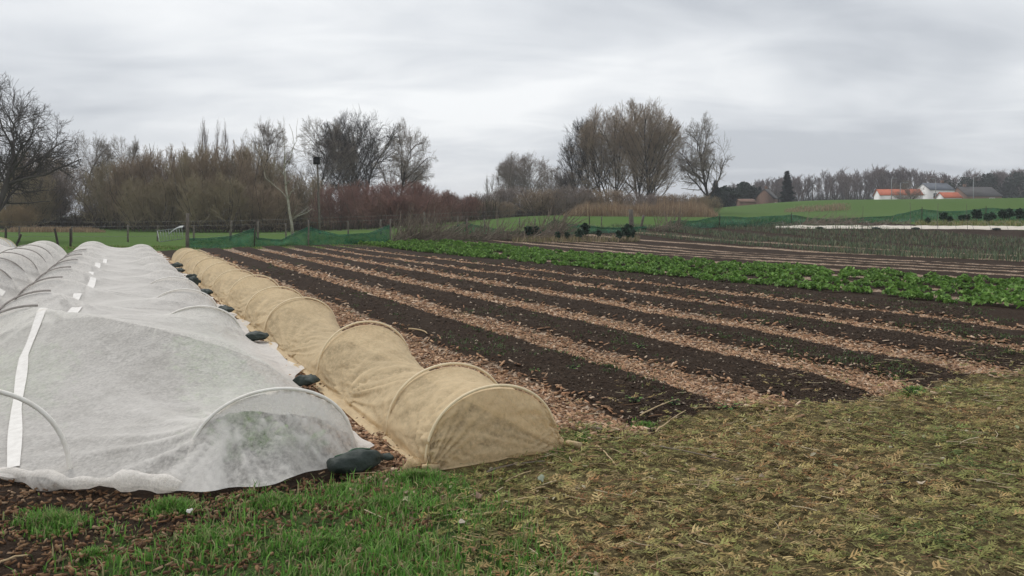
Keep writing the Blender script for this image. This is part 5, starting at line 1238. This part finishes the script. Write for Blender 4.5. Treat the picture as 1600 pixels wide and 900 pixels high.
for i, (px, d, h) in enumerate(((826, 42, .75), (838, 42.5, .7), (872, 41, .5), (886, 41, .45), (905, 40.5, .65), (914, 42, .85), (935, 42, .55), (968, 40, .6), (980, 40.3, .85), (986, 40, .7))):
    kale(px, 0, d, h, 'dark green kale plant in the middle row before the net, %s from the left' % WH[i], 'kale plants in the middle', 100 + i)
for i, (px, d, h) in enumerate(((1450, 53, .55), (1474, 54, .85), (1484, 54, .6), (1503, 55, .65), (1512, 55, .7), (1526, 55, 1.0), (1543, 54, .8), (1550, 56, .8), (1568, 56, .95), (1577, 57, 1.0), (1594, 56, 1.0))):
    kale(px, 0, d, h, 'dark green kale plant above the white strip at the right, %s from the left' % WH[i], 'kale plants at the right', 200 + i)
n = 1800; px = 1430 + rng.random(n) * 200; d = 51.5 + rng.random(n) * 4.5; x = (px - 800) / 1200 * d
blades(x, d, .15 + .4 * rng.random(n), 'yellow_stalks', 'yellowish stalks and weeds around the kale at the right', np.array([(.24, .22, .09), (.14, .17, .06), (.30, .26, .13)]), .7, .016 + 0 * x, xy=True)['category'] = 'weeds'
n = 1500; px = 800 + rng.random(n) * 200; d = 39.5 + rng.random(n) * 3; x = (px - 800) / 1200 * d
blades(x, d, .12 + .35 * rng.random(n), 'dry_stalks', 'dry pale stalks around the kale in the middle', np.array([(.30, .24, .15), (.22, .17, .10), (.16, .16, .07)]), .7, .013 + 0 * x, xy=True)['category'] = 'weeds'
# white fleece strip lying flat, with weights and thin wire hoops
def strip():
    r = empty('fleece_strip'); tag(r, 'long flat pale fleece strip on the ground at the right', 'row cover')
    n_, k_ = 160, 12; px = np.linspace(1212, 1680, n_); d0 = 49.5 - 1.5 * (px - 1212) / 460; wd = np.clip((px - 1212) / 40, .15, 1) * 2.6
    d = d0[:, None] + wd[:, None] * np.linspace(0, 1, k_)[None]; x = (px[:, None] - 800) / 1200 * d
    z = g(x, d) + .05 + .09 * np.sin(np.linspace(0, np.pi, k_))[None] + .07 * (vnoise(x * 1.3, d * 1.6, 3) - .5) + .05 * (vnoise(x * 4, d * 4, 5) - .5); z[:, 0] -= .07; z[:, -1] -= .05
    link('cover', mesh('cover', np.stack([x, d, z], -1).reshape(-1, 3), grid_faces(n_, k_), M['strip'], True), r)
    for i, p in enumerate(range(1225, 1640, 27)):
        dd = 49.2 - 1.5 * (p - 1212) / 460; xx, yy = at(p, dd); z0 = gz(xx, yy)
        q = np.linspace(0, 1, 9); MB().tube(np.stack([xx + .5 * q, yy + 2.2 * q, z0 + .55 * np.sin(q * np.pi) ** .6 + 0 * q], -1), .009, 4).build('wire_hoop', M['wire'], r)
    for p in (1280, 1368, 1430, 1556):
        dd = 49.0 - 1.5 * (p - 1212) / 460; xx, yy = at(p, dd); me, *_ = sandbag_mesh(.5, .28, .16, p, False); o = link('sandbag', me, None, (xx, yy, gz(xx, yy) + .06)); o.rotation_euler = (0, 0, .1)
        tag(o, {1280: 'small dark weight near the left end of the flat fleece strip', 1368: 'dark weight on the flat fleece strip, second from its left end', 1430: 'dark weight on the flat fleece strip, third from its left end', 1556: 'dark weight on the flat fleece strip near the right edge'}[p], 'sandbag', 'weights on the flat fleece strip')
strip()
for i, (px, d, top, lb) in enumerate(((1347, 47, 322, 'thin cane left of the twig support near the flat strip'), (1424, 46, 316, 'tall thin cane before the middle of the flat strip'), (1464, 46, 318, 'thin cane leaning before the flat strip'), (1512, 47, 318, 'thin cane right of the middle of the flat strip'), (1306, 55, 322, 'thin cane behind the left part of the flat strip'))):
    o = post(None, px, d, top, .012, .04 * (-1) ** i, 'post', 'cane'); tag(o, lb, 'cane', 'thin canes by the flat strip')

# ------------------------------------------------------------------ thin damp air
def haze():
    m = bpy.data.materials.new('thin_haze'); m.use_nodes = True; t = m.node_tree; t.nodes.clear()
    o_ = t.nodes.new('ShaderNodeOutputMaterial'); v_ = t.nodes.new('ShaderNodeVolumePrincipled')
    v_.inputs['Color'].default_value = (.93, .95, 1, 1); v_.inputs['Density'].default_value = HAZE; v_.inputs['Anisotropy'].default_value = 0.0
    t.links.new(v_.outputs[0], o_.inputs['Volume'])
    o = MB().box((0, 800, 16), (3100, 2100, 36)).build('haze', m); tag(o, 'thin pale haze in the damp air over the fields', 'haze', kind='stuff')
HAZE = .0006
haze()
